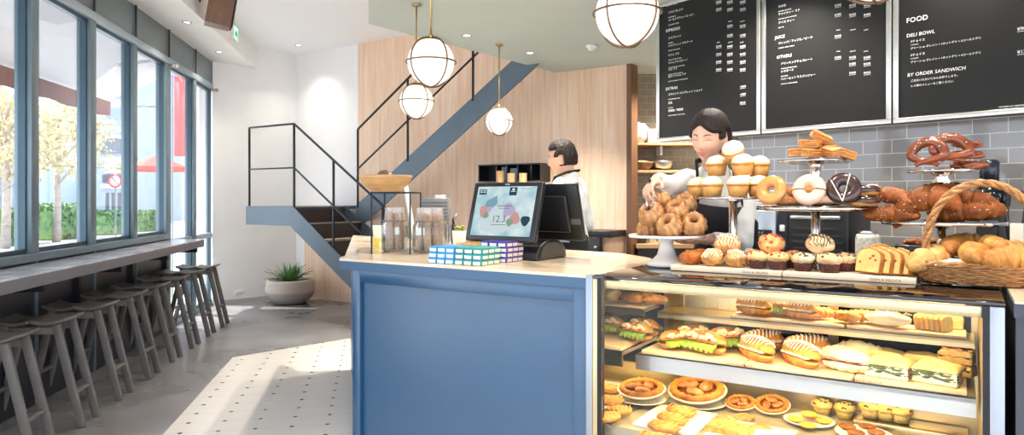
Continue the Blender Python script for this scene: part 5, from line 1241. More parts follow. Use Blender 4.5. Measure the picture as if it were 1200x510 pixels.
# ---------------------------------------------------------------- people
from mathutils.bvhtree import BVHTree
skin = pm('skin', (214, 164, 136), (224, 176, 150), 14, .5, sss=.1)
hairm = pm('dark_hair', (20, 15, 13), (48, 34, 28), 26, .55, stretch=(6, 6, 1), bump=.8, bsc=60, spec=.3)
def sm(a, b, x): t = max(0., min(1., (x-a)/(b-a))); return t*t*(3-2*t)
def ga(x, z, cx, cz, sx, sz): return math.exp(-((x-cx)/sx)**2-((z-cz)/sz)**2)
def headpt(d, sc=1., grow=0.):
    x, y, z = d; fx, fy, fz = .074, (.090 if y > 0 else .100), (.112 if z > 0 else .116)
    r = 1./math.sqrt((x/fx)**2+(y/fy)**2+(z/fz)**2); p = V(d)*(r+grow)
    lo = sm(.01, .112, -p.z)
    p.x *= 1-.30*lo
    if p.y < 0: p.y *= 1-.42*sm(.03, .11, -p.z)
    else: p.y *= 1+.04*lo
    if p.y > 0:
        f = sm(0., .05, p.y); a = abs(p.x)
        k = .017*ga(p.x, p.z, 0, -.030, .011, .013)+.010*ga(p.x, p.z, 0, -.010, .009, .022)+.006*ga(a, p.z, .011, -.034, .007, .007)
        k += -.008*ga(a, p.z, .030, .002, .016, .010)+.003*ga(a, p.z, .03, .02, .02, .007)+.005*ga(a, p.z, .036, -.032, .018, .016)
        k += .005*ga(p.x, p.z, 0, -.060, .020, .010)-.003*ga(p.x, p.z, 0, -.078, .02, .006)+.007*ga(p.x, p.z, 0, -.100, .020, .014)
        p.y += k*f
    return p*sc
def headgeo(sc): 
    g = G(); g.ell((0, 0, 0), 1., 64, 48); g.v = [tuple(headpt(V(p).normalized(), sc)) for p in g.v]
    for sx in (-1, 1): g.ell((sx*.074*sc, -.004*sc, -.008*sc), (.010*sc, .017*sc, .031*sc), 14, 10)
    return g
def capsule(g, a, b, ra, rb, n=14):
    a, b = V(a), V(b); d = (b-a); L = d.length; d = d/L if L > 1e-6 else V((0, 0, 1)); pts = []; rr = []
    for i in range(5): t = (i/4)*pi/2; pts.append(a-d*ra*cos(t)); rr.append(max(.0008, ra*sin(t)))
    for i in range(1, 6): u = i/6; pts.append(a.lerp(b, u)); rr.append(ra+(rb-ra)*u)
    for i in range(5): t = (i/4)*pi/2; pts.append(b+d*rb*sin(t)); rr.append(max(.0008, rb*cos(t)))
    g.tube(pts, rr, n)
def loft(g, secs, n=28, mat=0):
    vs = []; fs = []
    for (c, ax, ay) in secs:
        for j in range(n): a = 2*pi*j/n; vs.append(V(c)+V(ax)*cos(a)+V(ay)*sin(a))
    for i in range(len(secs)-1):
        for j in range(n): fs.append((i*n+j, i*n+(j+1) % n, (i+1)*n+(j+1) % n, (i+1)*n+j))
    fs.append(tuple(range(n-1, -1, -1))); fs.append(tuple((len(secs)-1)*n+j for j in range(n))); g.add(vs, fs, mat, True)
def handgeo(g, W, d, nrm, thumb_side=1, curl=(35, 40, 25), sc=1., spread=.06):
    W = V(W); d = V(d).normalized(); nrm = V(nrm); nrm = (nrm-d*nrm.dot(d)).normalized(); sd = d.cross(nrm)*thumb_side
    T = Mx((sd.to_4d(), d.to_4d(), nrm.to_4d(), (0, 0, 0, 1))).transposed()
    for i in range(3): T[3][i] = 0.; T[i][3] = W[i]
    T[3][3] = 1.
    g.ell((0, .048*sc, 0), (.040*sc, .054*sc, .0145*sc), 18, 14, T=T)
    for k, (o, L, r) in enumerate(((.029, .070, .0088), (.0095, .078, .0090), (-.0105, .073, .0086), (-.030, .058, .0076))):
        p = V((o, .088-.006*abs(k-1), 0))*sc; ang = 0.; q = V((spread*(1.5-k), 1, 0)).normalized()
        for j, (f, c) in enumerate(zip((.42, .33, .25), curl)):
            ang += R(c); dv = V((q.x*cos(ang), q.y*cos(ang), sin(ang))); e = p+dv*L*f*sc
            capsule(g, T @ p, T @ e, r*(1-.1*j)*sc, r*(.9-.1*j)*sc, 10); p = e
    p = V((.030, .028, .004))*sc; dv = V((.72, .62, .32)).normalized()
    for f, r in ((.036, .0115), (.030, .0095)):
        e = p+dv*f*sc; capsule(g, T @ p, T @ e, r*sc, r*.88*sc, 10); p = e; dv = (dv+V((-.45, .35, .25))).normalized()
def remesh(g, vox, mat, name, parent, it=6, fac=.5):
    o = bpy.data.objects.new(name, g.mesh(name, mat)); COL.objects.link(o)
    m = o.modifiers.new('r', 'REMESH'); m.mode = 'VOXEL'; m.voxel_size = vox; m.use_smooth_shade = True
    s = o.modifiers.new('s', 'SMOOTH'); s.factor = fac; s.iterations = it
    dg = bpy.context.evaluated_depsgraph_get(); me = bpy.data.meshes.new_from_object(o.evaluated_get(dg)); me.name = name
    bpy.data.objects.remove(o); me.materials.clear(); me.materials.append(mat)
    o = bpy.data.objects.new(name, me); COL.objects.link(o); me.polygons.foreach_set('use_smooth', [True]*len(me.polygons))
    if parent: o.parent = parent
    return o
def wrinkle(o, amp, f, st=(1, 1, 1)):
    for v in o.data.vertices:
        p = v.co; q = V((p.x*st[0], p.y*st[1], p.z*st[2]))*f; v.co = p+v.normal*amp*(N3(q)+.5*N3(q*2.1))
def person(label, J, hm, hs, hairf, female, shirtc, voxel=.0048):
    """J: joints in world space; hm: head matrix (y forward)"""
    root = tag(bpy.data.objects.new('person', None), label, 'person'); COL.objects.link(root)
    fwd = V(J['fwd']).normalized(); side = V((fwd.y, -fwd.x, 0)); up = V((0, 0, 1))
    nb, ch, pe = V(J['neck']), V(J['chest']), V(J['pelvis']); sh = {k: V(J['sh'+k]) for k in 'RL'}
    sx = (sh['R']-sh['L']).normalized(); hw = (sh['R']-sh['L']).length/2; tor = (nb-pe).normalized(); fy = tor.cross(sx)*-1
    if fy.dot(fwd) < 0: fy = -fy
    mid = (sh['R']+sh['L'])/2
    def torso(k):
        wa_ = (ch+pe)/2
        return [(pe-up*.10, side*(.155+k), fwd*(.105+k)), (pe, side*(.165+k), fwd*(.115+k)), (wa_, (side+sx).normalized()*((.125 if female else .14)+k), fy*((.085 if female else .095)+k)),
                (ch, sx*((.145 if female else .165)+k), fy*((.112 if female else .115)+k)), (mid-tor*.05, sx*(hw+.015+k), fy*(.095+k)), (mid+tor*.015, sx*(hw*.86+k), fy*(.062+k)), (mid+tor*.05, sx*(.075+k*.5), fy*(.058+k*.5)), (mid+tor*.075, sx*(.052+k*.4), fy*(.052+k*.4))]
    # ---- body: one continuous surface
    b = G(); hg = headgeo(hs); b.add([hm @ V(p) for p in hg.v], hg.f, 0, True)
    loft(b, torso(0.)); hc = hm.translation
    capsule(b, nb-tor*.03, hc+(hm.to_3x3() @ V((0, -.018, -.055)))*hs, .052 if female else .058, .050 if female else .056, 18)
    for k in 'RL':
        el, wr = V(J['el'+k]), V(J['wr'+k]); capsule(b, sh[k], el, .046, .038); capsule(b, el, wr, .038, .026); hd, hn, ts, cu = J['hand'+k]; capsule(b, wr-(wr-el).normalized()*.01, wr+V(hd).normalized()*.03, .026, .024)
        handgeo(b, wr+V(hd).normalized()*.012, hd, hn, ts, cu, .95 if female else 1.02)
        hip, kn, an = V(J['hip'+k]), V(J['kn'+k]), V(J['an'+k]); capsule(b, hip, kn, .085, .055); capsule(b, kn, an, .055, .036); capsule(b, an-up*.03, an-up*.045+fwd*.16, .036, .03)
    body = remesh(b, voxel, skin, 'body', root, 5)
    # ---- clothing
    s = G(); loft(s, torso(.016)[0 if female else 1:])
    for k in 'RL':
        el, wr = V(J['el'+k]), V(J['wr'+k]); we = wr-(wr-el).normalized()*.03
        q_ = .82 if female else 1.; capsule(s, sh[k]-up*.005, el, .066*q_, .058*q_); capsule(s, el, el.lerp(we, .8), .058*q_, .046*q_); capsule(s, el.lerp(we, .75), we, .048*q_, .038)
    c_ = (sx*.062, fy*.062); loft(s, [(mid+tor*.03, c_[0]*1.15, c_[1]*1.15), (mid+tor*.075, c_[0], c_[1]), (mid+tor*.105+fy*.004, c_[0]*.98, c_[1]*.98)])
    so = remesh(s, .008, shirtc, 'shirt', root, 8); wrinkle(so, .005, 16, (1, 1, .6))
    p = G(); bl = pm('black_trousers', (20, 21, 25), (28, 29, 33), 20, .8)
    loft(p, [(pe-up*.13, side*.17, fwd*.125), (pe+up*.02, side*.178, fwd*.13), (pe+up*.06, side*.165, fwd*.12)])
    for k in 'RL': capsule(p, J['hip'+k], J['kn'+k], .105, .075); capsule(p, J['kn'+k], V(J['an'+k])+up*.03, .075, .058)
    remesh(p, .010, bl, 'trousers', root, 6)
    for k in 'RL':
        an = V(J['an'+k]); g = G(); capsule(g, an-up*.035-fwd*.04, an-up*.045+fwd*.17, .045, .038); g.v = [(q[0], q[1], max(q[2], J['floor']+.001)) for q in g.v]; g.build('shoe', posb, root)
    # ---- apron: bib, skirt and neck strap
    ap = pm('black_apron', (16, 17, 20), (24, 25, 29), 30, .85)
    secs = torso(.034); g = G(); nA = 22; vs = []; fs = []
    rows = [(0, secs[0][0]-up*.42, secs[0][1]*1.12, secs[0][2]*1.2, 1.5), (0, secs[0][0], secs[0][1]*1.06, secs[0][2]*1.08, 1.45), (0, secs[1][0], secs[1][1], secs[1][2], 1.4), (0, secs[2][0], secs[2][1], secs[2][2], 1.25), (0, secs[3][0], secs[3][1], secs[3][2], .95), (0, secs[3][0].lerp(secs[4][0], .75), secs[3][1].lerp(secs[4][1], .5), secs[3][2].lerp(secs[4][2], .6), .62)]
    for q in (0, .005):
        for (_, c, ax, ay, a0) in rows:
            for j in range(nA+1): a = -a0+2*a0*j/nA; vs.append(c+(ax*sin(a)+ay*cos(a))+(ax.normalized()*sin(a)+ay.normalized()*cos(a))*q)
    st = nA+1; nr = len(rows); off = st*nr
    for i in range(nr-1):
        for j in range(nA): a = i*st+j; fs += [(a, a+1, a+st+1, a+st), (off+a+st, off+a+st+1, off+a+1, off+a)]
    edge = [i*st for i in range(nr)]+[(nr-1)*st+j for j in range(1, st)]+[i*st+nA for i in range(nr-2, -1, -1)]+[j for j in range(nA-1, 0, -1)]
    for i in range(len(edge)): a, b2 = edge[i], edge[(i+1) % len(edge)]; fs.append((a, b2, off+b2, off+a))
    g.add(vs, fs, 0, True); apo = g.build('apron', ap, root)
    g = G(); tl, tr = vs[(nr-1)*st], vs[(nr-1)*st+nA]; nk = mid+tor*.10-fy*.075
    for e, sg in ((tl, -1), (tr, 1)):
        m1 = mid+sx*sg*.085*(1 if (e-mid).dot(sx)*sg > 0 else -1)+tor*.062+fy*.05; m2 = mid+sx*sg*.085*(1 if (e-mid).dot(sx)*sg > 0 else -1)+tor*.082-fy*.01
        P = [e, e.lerp(m1, .5)+fy*.012, m1+fy*.02, m2+tor*.008, nk]; out = []
        for i in range(len(P)-1):
            for j in range(6): out.append(P[i].lerp(P[i+1], j/6))
        out.append(P[-1]); g.tube(out, .013, 8, flat=.3)
    g.build('strap', ap, apo)
    # ---- hair
    g = G(); g.ell((0, 0, 0), 1., 90, 70); out = []
    for q in g.v:
        d = V(q).normalized(); p0 = headpt(d, 1.); t = hairf(p0, d); w_ = .0022*N3(V((math.atan2(d.x, d.y)*9, d.z*2.2, 3)))
        out.append(tuple(hm @ ((p0+d*(t+(w_ if t > 0 else 0)))*hs)))
    g.v = out; g.build('hair', hairm, root)
    # ---- face
    bv = BVHTree.FromPolygons([V(p)/hs for p in hg.v], hg.f)
    def fp(x, z, o=.0006):
        h = bv.ray_cast(V((x, .3, z)), V((0, -1, 0))); y = h[0].y if h[0] else .09; return hm @ (V((x, y+o, z))*hs)
    browc = pm('brow', (54, 40, 34), None, 1, .7)
    for sx_ in (-1, 1):
        g = G(); g.tube([fp(sx_*x, z, .0004) for x, z in ((.014, .021), (.022, .0255), (.033, .027), (.045, .022))], [.0016, .0028, .0025, .0008], 6); g.build('eyebrow', browc, root)
        e = G(); cz = .0035
        if female:
            e.tube([fp(sx_*(.031+.0135*u), cz-.0035+.0028*u*u, .0004) for u in [-1+i/5 for i in range(11)]], [.0004+.0016*(1-abs(-1+i/5)**2) for i in range(11)], 6); e.build('eyelash', pm('lash', (22, 16, 14), None, 1, .5), root)
            e = G(); e.tube([fp(sx_*(.031+.012*u), cz-.0055+.0028*u*u, .0002) for u in [-1+i/5 for i in range(11)]], [.0004+.0014*(1-abs(-1+i/5)**2) for i in range(11)], 6); e.build('eye', pm('eye_white', (226, 218, 212), None, 1, .2), root)
        else:
            c = hm.inverted() @ fp(sx_*.031, cz, 0); q = Mx.Translation(fp(sx_*.031, cz, -.0032)) @ hm.to_3x3().to_4x4(); e.ell((0, 0, 0), (.0125*hs, .0048*hs, .0046*hs), 16, 10, T=q); eo = e.build('eye', pm('eye_white', (226, 218, 212), None, 1, .2), root)
            i_ = G(); i_.ell((0, .0035*hs, 0), (.0048*hs, .0022*hs, .0046*hs), 14, 8, T=q); i_.build('iris', pm('iris', (30, 20, 16), None, 1, .1), eo)
            l = G(); l.tube([fp(sx_*(.031+.0135*u), cz+.0052-.0045*u*u, .0002) for u in [-1+i/5 for i in range(11)]], .0011, 6); l.build('eyelash', pm('lash', (22, 16, 14), None, 1, .5), root)
    g = G(); lipc = pm('lips', (206, 96, 92), (214, 112, 104), 20, .35) if female else pm('lips_m', (202, 140, 122), None, 1, .5)
    lw = .024
    for (z0, zz, r) in ((-.0565, .0035, .0030), (-.0630, -.0035, .0036)):
        g.tube([fp(lw*u, z0+.0045*u*u+zz*(1-u*u)*.3, -.0004) for u in [-1+i/7 for i in range(15)]], [.0006+r*(1-abs(-1+i/7)**2.2) for i in range(15)], 8)
    g.build('lips', lipc, root)
    return root
shirtw = pm('white_shirt', (226, 224, 222), (234, 232, 230), 12, .8)
FZ = .08
# woman behind the case
def wdir(v): return V(v)
wf = V((-.52, -.84, 0)).normalized(); wsd = V((wf.y, -wf.x, 0))
wpe = K(.17, 1.13, 1.02); PJ = dict(fwd=wf, floor=FZ, neck=atp(836, 200, .87), chest=K(.20, 1.0, 1.34), pelvis=wpe,
    shR=atp(806, 209, .86), shL=atp(874, 214, .96), elR=atp(786, 217, .685), wrR=atp(770, 210, .545), elL=atp(871, 286, .90), wrL=atp(833, 280, .73),
    handR=(V((-.55, -.62, -.42)), V((.35, -.15, -.9)), 1, (30, 42, 30)), handL=(atp(806, 285, .66)-atp(833, 280, .73), V((0, 0, 1)), 1, (6, 12, 10)))
for k, sg in (('R', 1), ('L', -1)):
    PJ['hip'+k] = wpe+wsd*.085*sg-V((0, 0, .1)); PJ['kn'+k] = V((PJ['hip'+k].x, PJ['hip'+k].y, .54))+wf*.02; PJ['an'+k] = V((PJ['hip'+k].x, PJ['hip'+k].y, FZ+.085))-wf*.01
def hairw(p, d):
    x, y, z = p; a = abs(x)
    front = .070-.040*sm(-.02, .06, -x)-.034*sm(.0, .07, x)       # hair line on the forehead, parted to one side
    side = sm(-.052, -.030, z) if y < .012 else 0.
    if y > .012: inn = sm(front-.006, front+.006, z)+sm(.060, .070, a)*sm(-.012, .01, z)*sm(.062, .040, y)
    else: inn = sm(-.075, -.055, z)*(1.-sm(.055, .064, a)*sm(.036, .018, z)*sm(-.034, -.026, y))
    inn = min(1., inn); return -.012+inn*(.012+.017+.006*sm(.02, .1, z)+.005*sm(0., .08, -y))
hx_ = atp(831.5, 161.5, .80); hM = Mx.Translation(hx_) @ Mx.Rotation(math.atan2(-.74, -.68)-pi/2, 4, 'Z') @ Mx.Rotation(R(-13), 4, 'X') @ Mx.Rotation(R(-5), 4, 'Y')
woman = person('woman in white shirt and black apron reaching with tongs to the bundt cakes', PJ, hM, 1.04, hairw, True, shirtw)
# tongs in her hand
hp = PJ['wrR']+PJ['handR'][0].normalized()*.085; tg = thing('serving_tongs', 'small steel serving tongs in the hand of the woman, above the bundt cakes', 'tongs', Mx.Translation(hp+V((0.005, -.0, -.02))) @ Mx.Rotation(R(-30), 4, 'Z'))
for sx in (-1, 1):
    g = G(); g.tube([(.0, 0, .05), (sx*.012+.004, -.01, .0), (sx*.016+.01, -.02, -.04), (sx*.008+.014, -.03, -.085)], [.003, .004, .007, .009], 8, flat=.35); g.build('arm', steel, tg)
g = G(); g.ell((0, 0, .05), (.008, .006, .01), 12, 8); g.build('hinge', posb, tg)
# man behind the till
mf = V((-.93, .36, 0)).normalized(); msd = V((mf.y, -mf.x, 0)); MY_ = 4.62
def mp(x, y, dY=0.): return px(x, y, MY_+dY)
mpe = mp(667, 285); mpe.z = 1.12; msh = mp(667, 217)
MJ = dict(fwd=mf, floor=FZ, neck=mp(664, 206), chest=mp(667, 245), pelvis=mpe, shL=msh-msd*.185+V((0, 0, -.01)), shR=msh+msd*.185+V((0, 0, .0)))
for k, sg in (('R', 1), ('L', -1)):
    MJ['el'+k] = MJ['sh'+k]+V((0, 0, -.27))-mf*.06+msd*.04*sg; MJ['wr'+k] = MJ['el'+k]+mf*.23+V((0, 0, -.05))-msd*.05*sg
    MJ['hand'+k] = (mf+V((0, 0, -.2)), -msd*sg+V((0, 0, -.3)), sg, (25, 30, 20))
    MJ['hip'+k] = mpe+msd*.09*sg-V((0, 0, .1)); MJ['kn'+k] = V((MJ['hip'+k].x, MJ['hip'+k].y, .53))+mf*.02; MJ['an'+k] = V((MJ['hip'+k].x, MJ['hip'+k].y, FZ+.085))-mf*.01
def hairmn(p, d):
    x, y, z = p; a = abs(x)
    if y > .01: inn = sm(.052, .064, z)+sm(.058, .068, a)*sm(.0, .015, z)*sm(.06, .035, y)
    else: inn = sm(-.062, -.045, z)*(1.-sm(.058, .067, a)*sm(.028, .010, z)*sm(-.028, -.018, y))
    return -.012+min(1, inn)*(.012+.012+.014*sm(.03, .1, z)+.004*N3(V((d.x*9, d.y*9, d.z*9))))
hM2 = Mx.Translation(mp(658.5, 186)) @ Mx.Rotation(math.atan2(.26, -.96)-pi/2, 4, 'Z') @ Mx.Rotation(R(-6), 4, 'X')
person('man in white shirt and black apron standing side on behind the till', MJ, hM2, .98, hairmn, False, shirtw, .006)
# ---------------------------------------------------------------- menu boards
chalk = pm('menu_lettering', (240, 238, 234), None, 1, .8); boardm = pm('menu_black', (17, 16, 16), (21, 20, 19), 3, .5, spec=.3)
framem = pm('menu_frame_steel', (196, 194, 190), (210, 208, 204), 20, .3, .9, stretch=(1, 1, 12))
BO = -.16                                # boards hang in front of the tiles
def nq(x, m):
    q = (x-CX)/FPX; b = NW0+V((-NWd.y, NWd.x, 0))*m; return (q*b.y-b.x)/(NWd.x-q*NWd.y)
def nzz(x, y, m): p = nw(nq(x, m), m); return CAMH-(y-HY)/FPX*p.y
zb0 = nzz(1046, 145, BO); qs = [nq(769, BO), nq(892.5, BO), nq(1046, BO)]; qs.append(qs[2]+(qs[2]-qs[1])*1.3); ztop = 2.74
Y5 = ['¥300', '¥350', '¥400', '¥450', '¥550']
def menu(i, label, rows):
    a, b = qs[i]+.004, qs[i+1]-.004; W, H = b-a, ztop-zb0
    t = thing('menu_board', label, 'menu board', NWM @ Mx.Translation((a, BO, zb0)), 'menu boards')
    g = G(); g.box((.0, 0, 0), (W, .03, H)); g.build('panel', boardm, t)
    g = G(); f = .026
    for lo, hi in (((0, -.008, 0), (W, .032, f)), ((0, -.008, H-f), (W, .032, H)), ((0, -.008, f), (f, .032, H-f)), ((W-f, -.008, f), (W, .032, H-f))): g.box(lo, hi, 0, .002)
    g.build('frame', framem, t)
    g = G()
    for x in (.15, W-.15): g.tube([(x, .02, H-.01), (x, .02, 2.8-zb0)], .004, 6)
    g.build('hanger', blacksteel, t)
    g = G()
    for (px_, py, s, txt, kind) in rows:     # pixel of the left base of the line on the photo
        q = nq(px_, BO-.002)-a; z = nzz(px_, py, BO-.002)-zb0
        me = text_mesh(txt, s, shear=.12 if kind == 'hand' else 0., spacing=1.05)
        M = Mx.Translation((q, -.0012, z)) @ UPR
        g.add([M @ v.co for v in me.vertices], [list(f_.vertices) for f_ in me.polygons]); bpy.data.meshes.remove(me)
        if kind == 'price': g.box((q, -.0014, z-.006), (q+s*2.15, -.0008, z-.0045))
    g.build('menu_text', chalk, t); return t
r1 = []
def L1(R_, x, y, jp, en, pr=None, cols=None, s=.017):
    R_.append((x, y, s, jp, '')); R_.append((x-1 if False else x, y+5.2, s*.52, en, ''))
H1 = [(780, 8, 'COFFEE'), (780, 38, 'ESPRESSO'), (780, 106, 'EXTRAS')]
for x, y, t in H1: r1.append((x, y, .026, t, 'hand'))
for x, y, j, e in ((783, 16, 'ハウスブレンド', 'HOUSE BLEND'), (783, 25, 'コールドブリューコーヒー', 'COLD BREW COFFEE'), (783, 46, 'エスプレッソ', 'ESPRESSO'), (783, 55, 'エスプレッソ マキアート', 'ESPRESSO MACCHIATO'), (783, 66, 'カフェ ラテ', 'CAFFE LATTE (HOT/ICED)'), (783, 75, 'カフェアメリカーノ', 'CAFFE AMERICANO (HOT/ICED)'), (783, 83, 'モカ ラテ', 'MOCHA LATTE (HOT/ICED)'), (783, 91, '塩キャラメル ラテ', 'SALTED CARAMEL LATTE (HOT/ICED)'), (783, 112, 'エキストラ エスプレッソ ショット', 'EXTRA ESPRESSO SHOT'), (783, 122, '豆乳', 'SOY MILK'), (783, 131, '低脂肪／無脂肪', 'LOW FAT MILK / NON FAT MILK')): L1(r1, x, y, j, e)
for y, ps_ in ((4, ('¥300', '¥350', '¥400')), (12.5, ('¥350', '¥400', '¥450')), (32, (None, '¥300', '¥350')), (43, (None, '¥320', '¥390')), (56, ('¥350', '¥400', '¥450')), (65, ('¥300', '¥350', '¥400')), (74, ('¥430', '¥480', '¥530')), (83, ('¥450', '¥500', '¥550')), (103, (None, None, '+¥60')), (112, (None, None, '+¥60')), (122, (None, None, 'FREE'))):
    for x, p_ in zip((839, 852, 867), ps_):
        if p_: r1.append((x, y, .018, p_, 'price'))
for x, t in ((853, 'SINGLE'), (867, 'DOUBLE')): r1.append((x, 26, .008, t, ''))
for x, t in ((840, 'SMALL'), (853, 'MEDIUM'), (867, 'LARGE')): r1.append((x, 50.5, .008, t, ''))
menu(0, 'framed black menu board listing coffee, espresso and extras, leftmost of the three', r1)
r2 = []
for x, y, t in ((908, 46, 'JUICE'), (910, 69, 'OTHERS')): r2.append((x, y, .024, t, 'hand'))
for x, y, j, e in ((912, 9, '日本茶', 'JAPANESE TEA (HOT)'), (912, 18, 'チャイティー ラテ', 'CHAI TEA LATTE (HOT/ICED)'), (912, 28, 'アイス ティー', 'ICED TEA'), (912, 52, 'オレンジ／アップル／ピーチ', 'ORANGE / APPLE / PEACH'), (915, 76, 'ドリンキングチョコレート', 'CHOCOLATE (HOT/ICED)'), (915, 85, 'レモネード', 'LEMONADE'), (915, 94, 'ハニー＆シトラスジンジャー', 'HONEY & CITRUS GINGER')): L1(r2, x, y, j, e, s=.0155)
for y, ps_ in ((-2, ('¥400', '¥450', '¥500')), (8, ('¥300', '¥350', '¥400')), (19, ('¥380', '¥430', '¥480')), (44, ('¥350', None, None)), (69, ('¥380', '¥430', '¥480')), (76.5, (None, '¥380', '¥430')), (87, (None, '¥400', '¥450'))):
    for x, p_ in zip((978, 995, 1012), ps_):
        if p_: r2.append((x, y, .0165, p_, 'price'))
for y in (36, 61):
    for x, t in ((980, 'SMALL'), (996, 'MEDIUM'), (1012, 'LARGE')): r2.append((x, y, .0075, t, ''))
menu(1, 'framed black menu board listing tea, juice and other drinks, middle of the three', r2)
r3 = [(1062, 27, .034, 'FOOD', ''), (1062, 44, .024, 'DELI BOWL', 'hand'), (1063, 90, .024, 'BY ORDER SANDWICH', 'hand')]
for x, y, t, s in ((1067, 50, '3チョイス', .0145), (1067, 53.5, '3 CHOICES', .007), (1067, 58, 'グリーン or グレイン + 1ホットデリ + 2コールドデリ', .0125), (1067, 66, '5チョイス', .0145), (1067, 69.5, '5 CHOICES', .007), (1067, 74, 'グリーン or グレイン + 1ホットデリ + 4コールドデリ', .0125), (1067, 96, 'ご注文いただいてからお作りします。', .0125), (1067, 102, 'レジ横のメニューをご覧ください', .0125), (1170, 126.5, '*表示価格は全て税抜価格です。', .0085)): r3.append((x, y, s, t, ''))
r3 += [(1192, 36, .021, '¥900', 'price'), (1192, 63, .021, '¥1200', 'price')]
menu(2, 'framed black menu board headed FOOD, rightmost of the three', r3)
# ---------------------------------------------------------------- back counter along the tiles
bkc = thing('back_counter', 'dark kitchen counter along the grey tiled wall', 'counter', NWM)
g = G(); g.box((-.84, -.42, .9), (2.6, -.005, .94)); g.build('countertop', steel, bkc)
g = G(); g.box((-.83, -.40, .08), (2.59, -.01, .9)); g.build('cabinet', pm('dark_cabinet', (38, 38, 40), None, 1, .5), bkc)
def nput(x, y, m): return NWM @ Mx.Translation((nq(x, m), m, nzz(x, y, m)))
def nbox(name, label, cat, x0, x1, ytop, m0=-.36, m1=-.08):
    a, b = nq(x0, m0), nq(x1, m0); t = thing(name, label, cat, NWM @ Mx.Translation((a, m0, .9405))); return t, b-a, nzz((x0+x1)/2, ytop, m0)-.9405, m1-m0
sf = pm('brushed_silver', (176, 186, 196), None, 1, .3, .7)
t, W, H, D = nbox('coffee_brewer', 'silver coffee machine with a dark window behind the woman', 'coffee machine', 884, 909, 246)
g = G(); g.box((0, 0, 0), (W, D, H), 0, .01); g.build('housing', sf, t)
g = G(); g.box((W*.1, -.006, H*.42), (W*.85, .0, H*.72), 0, .003); g.build('window', blackg, t)
g = G(); g.box((W*.05, -.05, .0), (W*.95, .0, .02), 0, .004); g.build('drip_tray', steel, t)
g = G(); g.box((W*.42, -.05, H*.30), (W*.58, -.0, H*.38), 0, .006); g.build('spout', chrome, t)
t, W, H, D = nbox('oven', 'black convection oven with a control strip, behind the donut stand', 'oven', 911, 994, 246)
g = G(); g.box((0, 0, 0), (W, D, H), 0, .008); g.build('housing', pm('oven_black', (18, 18, 20), None, 1, .35), t)
g = G(); g.box((.005, -.004, .02), (W*.16, .0, H-.02)); g.build('control_panel', pm('oven_panel', (30, 36, 46), None, 1, .3), t)
for z in (.25, .5, .75):
    g = G(); g.box((W*.05, -.014, H*z-.02), (W*.12, -.004, H*z+.015), 0, .003); g.build('switch', labelw if z != .5 else steel, t)
g = G()
for k in range(7): g.box((W*.24, -.006, H*(.2+.09*k)), (W*.93, .0, H*(.225+.09*k)))
g.build('vent_slats', pm('slat_dark', (48, 48, 50), None, 1, .4), t)
g = G(); g.bar((W*.24, -.03, H*.9), (W*.93, -.03, H*.9), .018, .018, 0, .004); g.box((W*.26, -.03, H*.89), (W*.28, 0, H*.91)); g.box((W*.89, -.03, H*.89), (W*.91, 0, H*.91)); g.build('handle', steel, t)
t, W, H, D = nbox('plate_stack_warmer', 'pale grey stone patterned canister beside the black oven', 'canister', 1004, 1018, 275, -.38, -.2)
g = G(); g.lathe([(.0, 0), (.055, 0), (.058, .01), (.058, H-.02), (.05, H), (.0, H)], 28, T=Mx.Translation((W/2, .06, 0))); g.build('canister', pm('terrazzo', (206, 200, 186), (150, 146, 138), 60, .5), t)
g = G(); g.lathe([(.0, H), (.045, H), (.04, H+.015), (.0, H+.018)], 24, T=Mx.Translation((W/2, .06, 0))); g.build('lid', steel, t); t.name = 'storage_canister'
t = thing('plate_pile', 'pile of grey plates on the back counter behind the donuts', 'plates', NWM @ Mx.Translation((nq(920, -.2), -.2, .9405)))
t.name = 'shelf_riser'; t['label'] = 'grey steel riser on the coffee machine behind the glazed donuts'; t['category'] = 'riser'
g = G(); hz = nzz(920, 210, -.2)-.9405; hz0 = nzz(897, 246, -.36)-.9405+.002
g.box((-.22, -.1, hz0), (.05, .1, hz0+.012), 0, .003); g.build('base_plate', steel, t)
g = G()
for k in range(6): g.lathe([(.0, hz0+.013+.017*k), (.1, hz0+.013+.017*k), (.11, hz0+.024+.017*k), (.0, hz0+.024+.017*k)], 30, T=Mx.Translation((-.09, 0, 0)))
g.build('saucers', ceramic, t)
# blender, kettle and dark machines at the right
t, W, H, D = nbox('espresso_grinder', 'black grinder with a dark hopper behind the basket handle', 'grinder', 1143, 1170, 218, -.30, -.12)
g = G(); g.box((0, 0, 0), (W, D, H*.82), 0, .012); g.build('housing', pm('oven_black', (18, 18, 20)), t)
g = G(); hh = nzz(1165, 186, -.3)-.9405; g.lathe([(.0, H*.82), (.07, H*.82), (.075, H*.9), (.055, H), (.0, H)], 24, T=Mx.Translation((W*.45, D/2, 0))); g.build('lid', pm('gloss_black', (14, 16, 20), None, 1, .12), t)
g = G(); g.lathe([(.0, H), (.038, H), (.040, hh-.01), (.03, hh), (.0, hh)], 24, T=Mx.Translation((W*.35, D/2, 0))); g.build('hopper', pm('hopper_dark', (34, 40, 50), None, 1, .2), t)
t, W, H, D = nbox('kettle', 'grey steel jug with a curved black handle at the right photo edge', 'jug', 1196, 1224, 204, -.38, -.22)
g = G(); g.lathe([(.0, 0), (.062, 0), (.066, .01), (.06, H*.55), (.045, H*.8), (.05, H), (.044, H), (.0, H-.02)], 28, T=Mx.Translation((W/2, .08, 0))); g.build('body', steel, t)
g = G(); g.tube([(W/2-.045, .05, H*.86), (W/2-.085, .03, H*.9), (W/2-.10, .02, H*.7), (W/2-.085, .02, H*.45), (W/2-.055, .04, H*.35)], .008, 8); g.build('handle', posb, t)
t, W, H, D = nbox('coffee_tin', 'cream coloured tin with a pale label low beside the grinder', 'tin', 1183, 1199, 262, -.40, -.36)
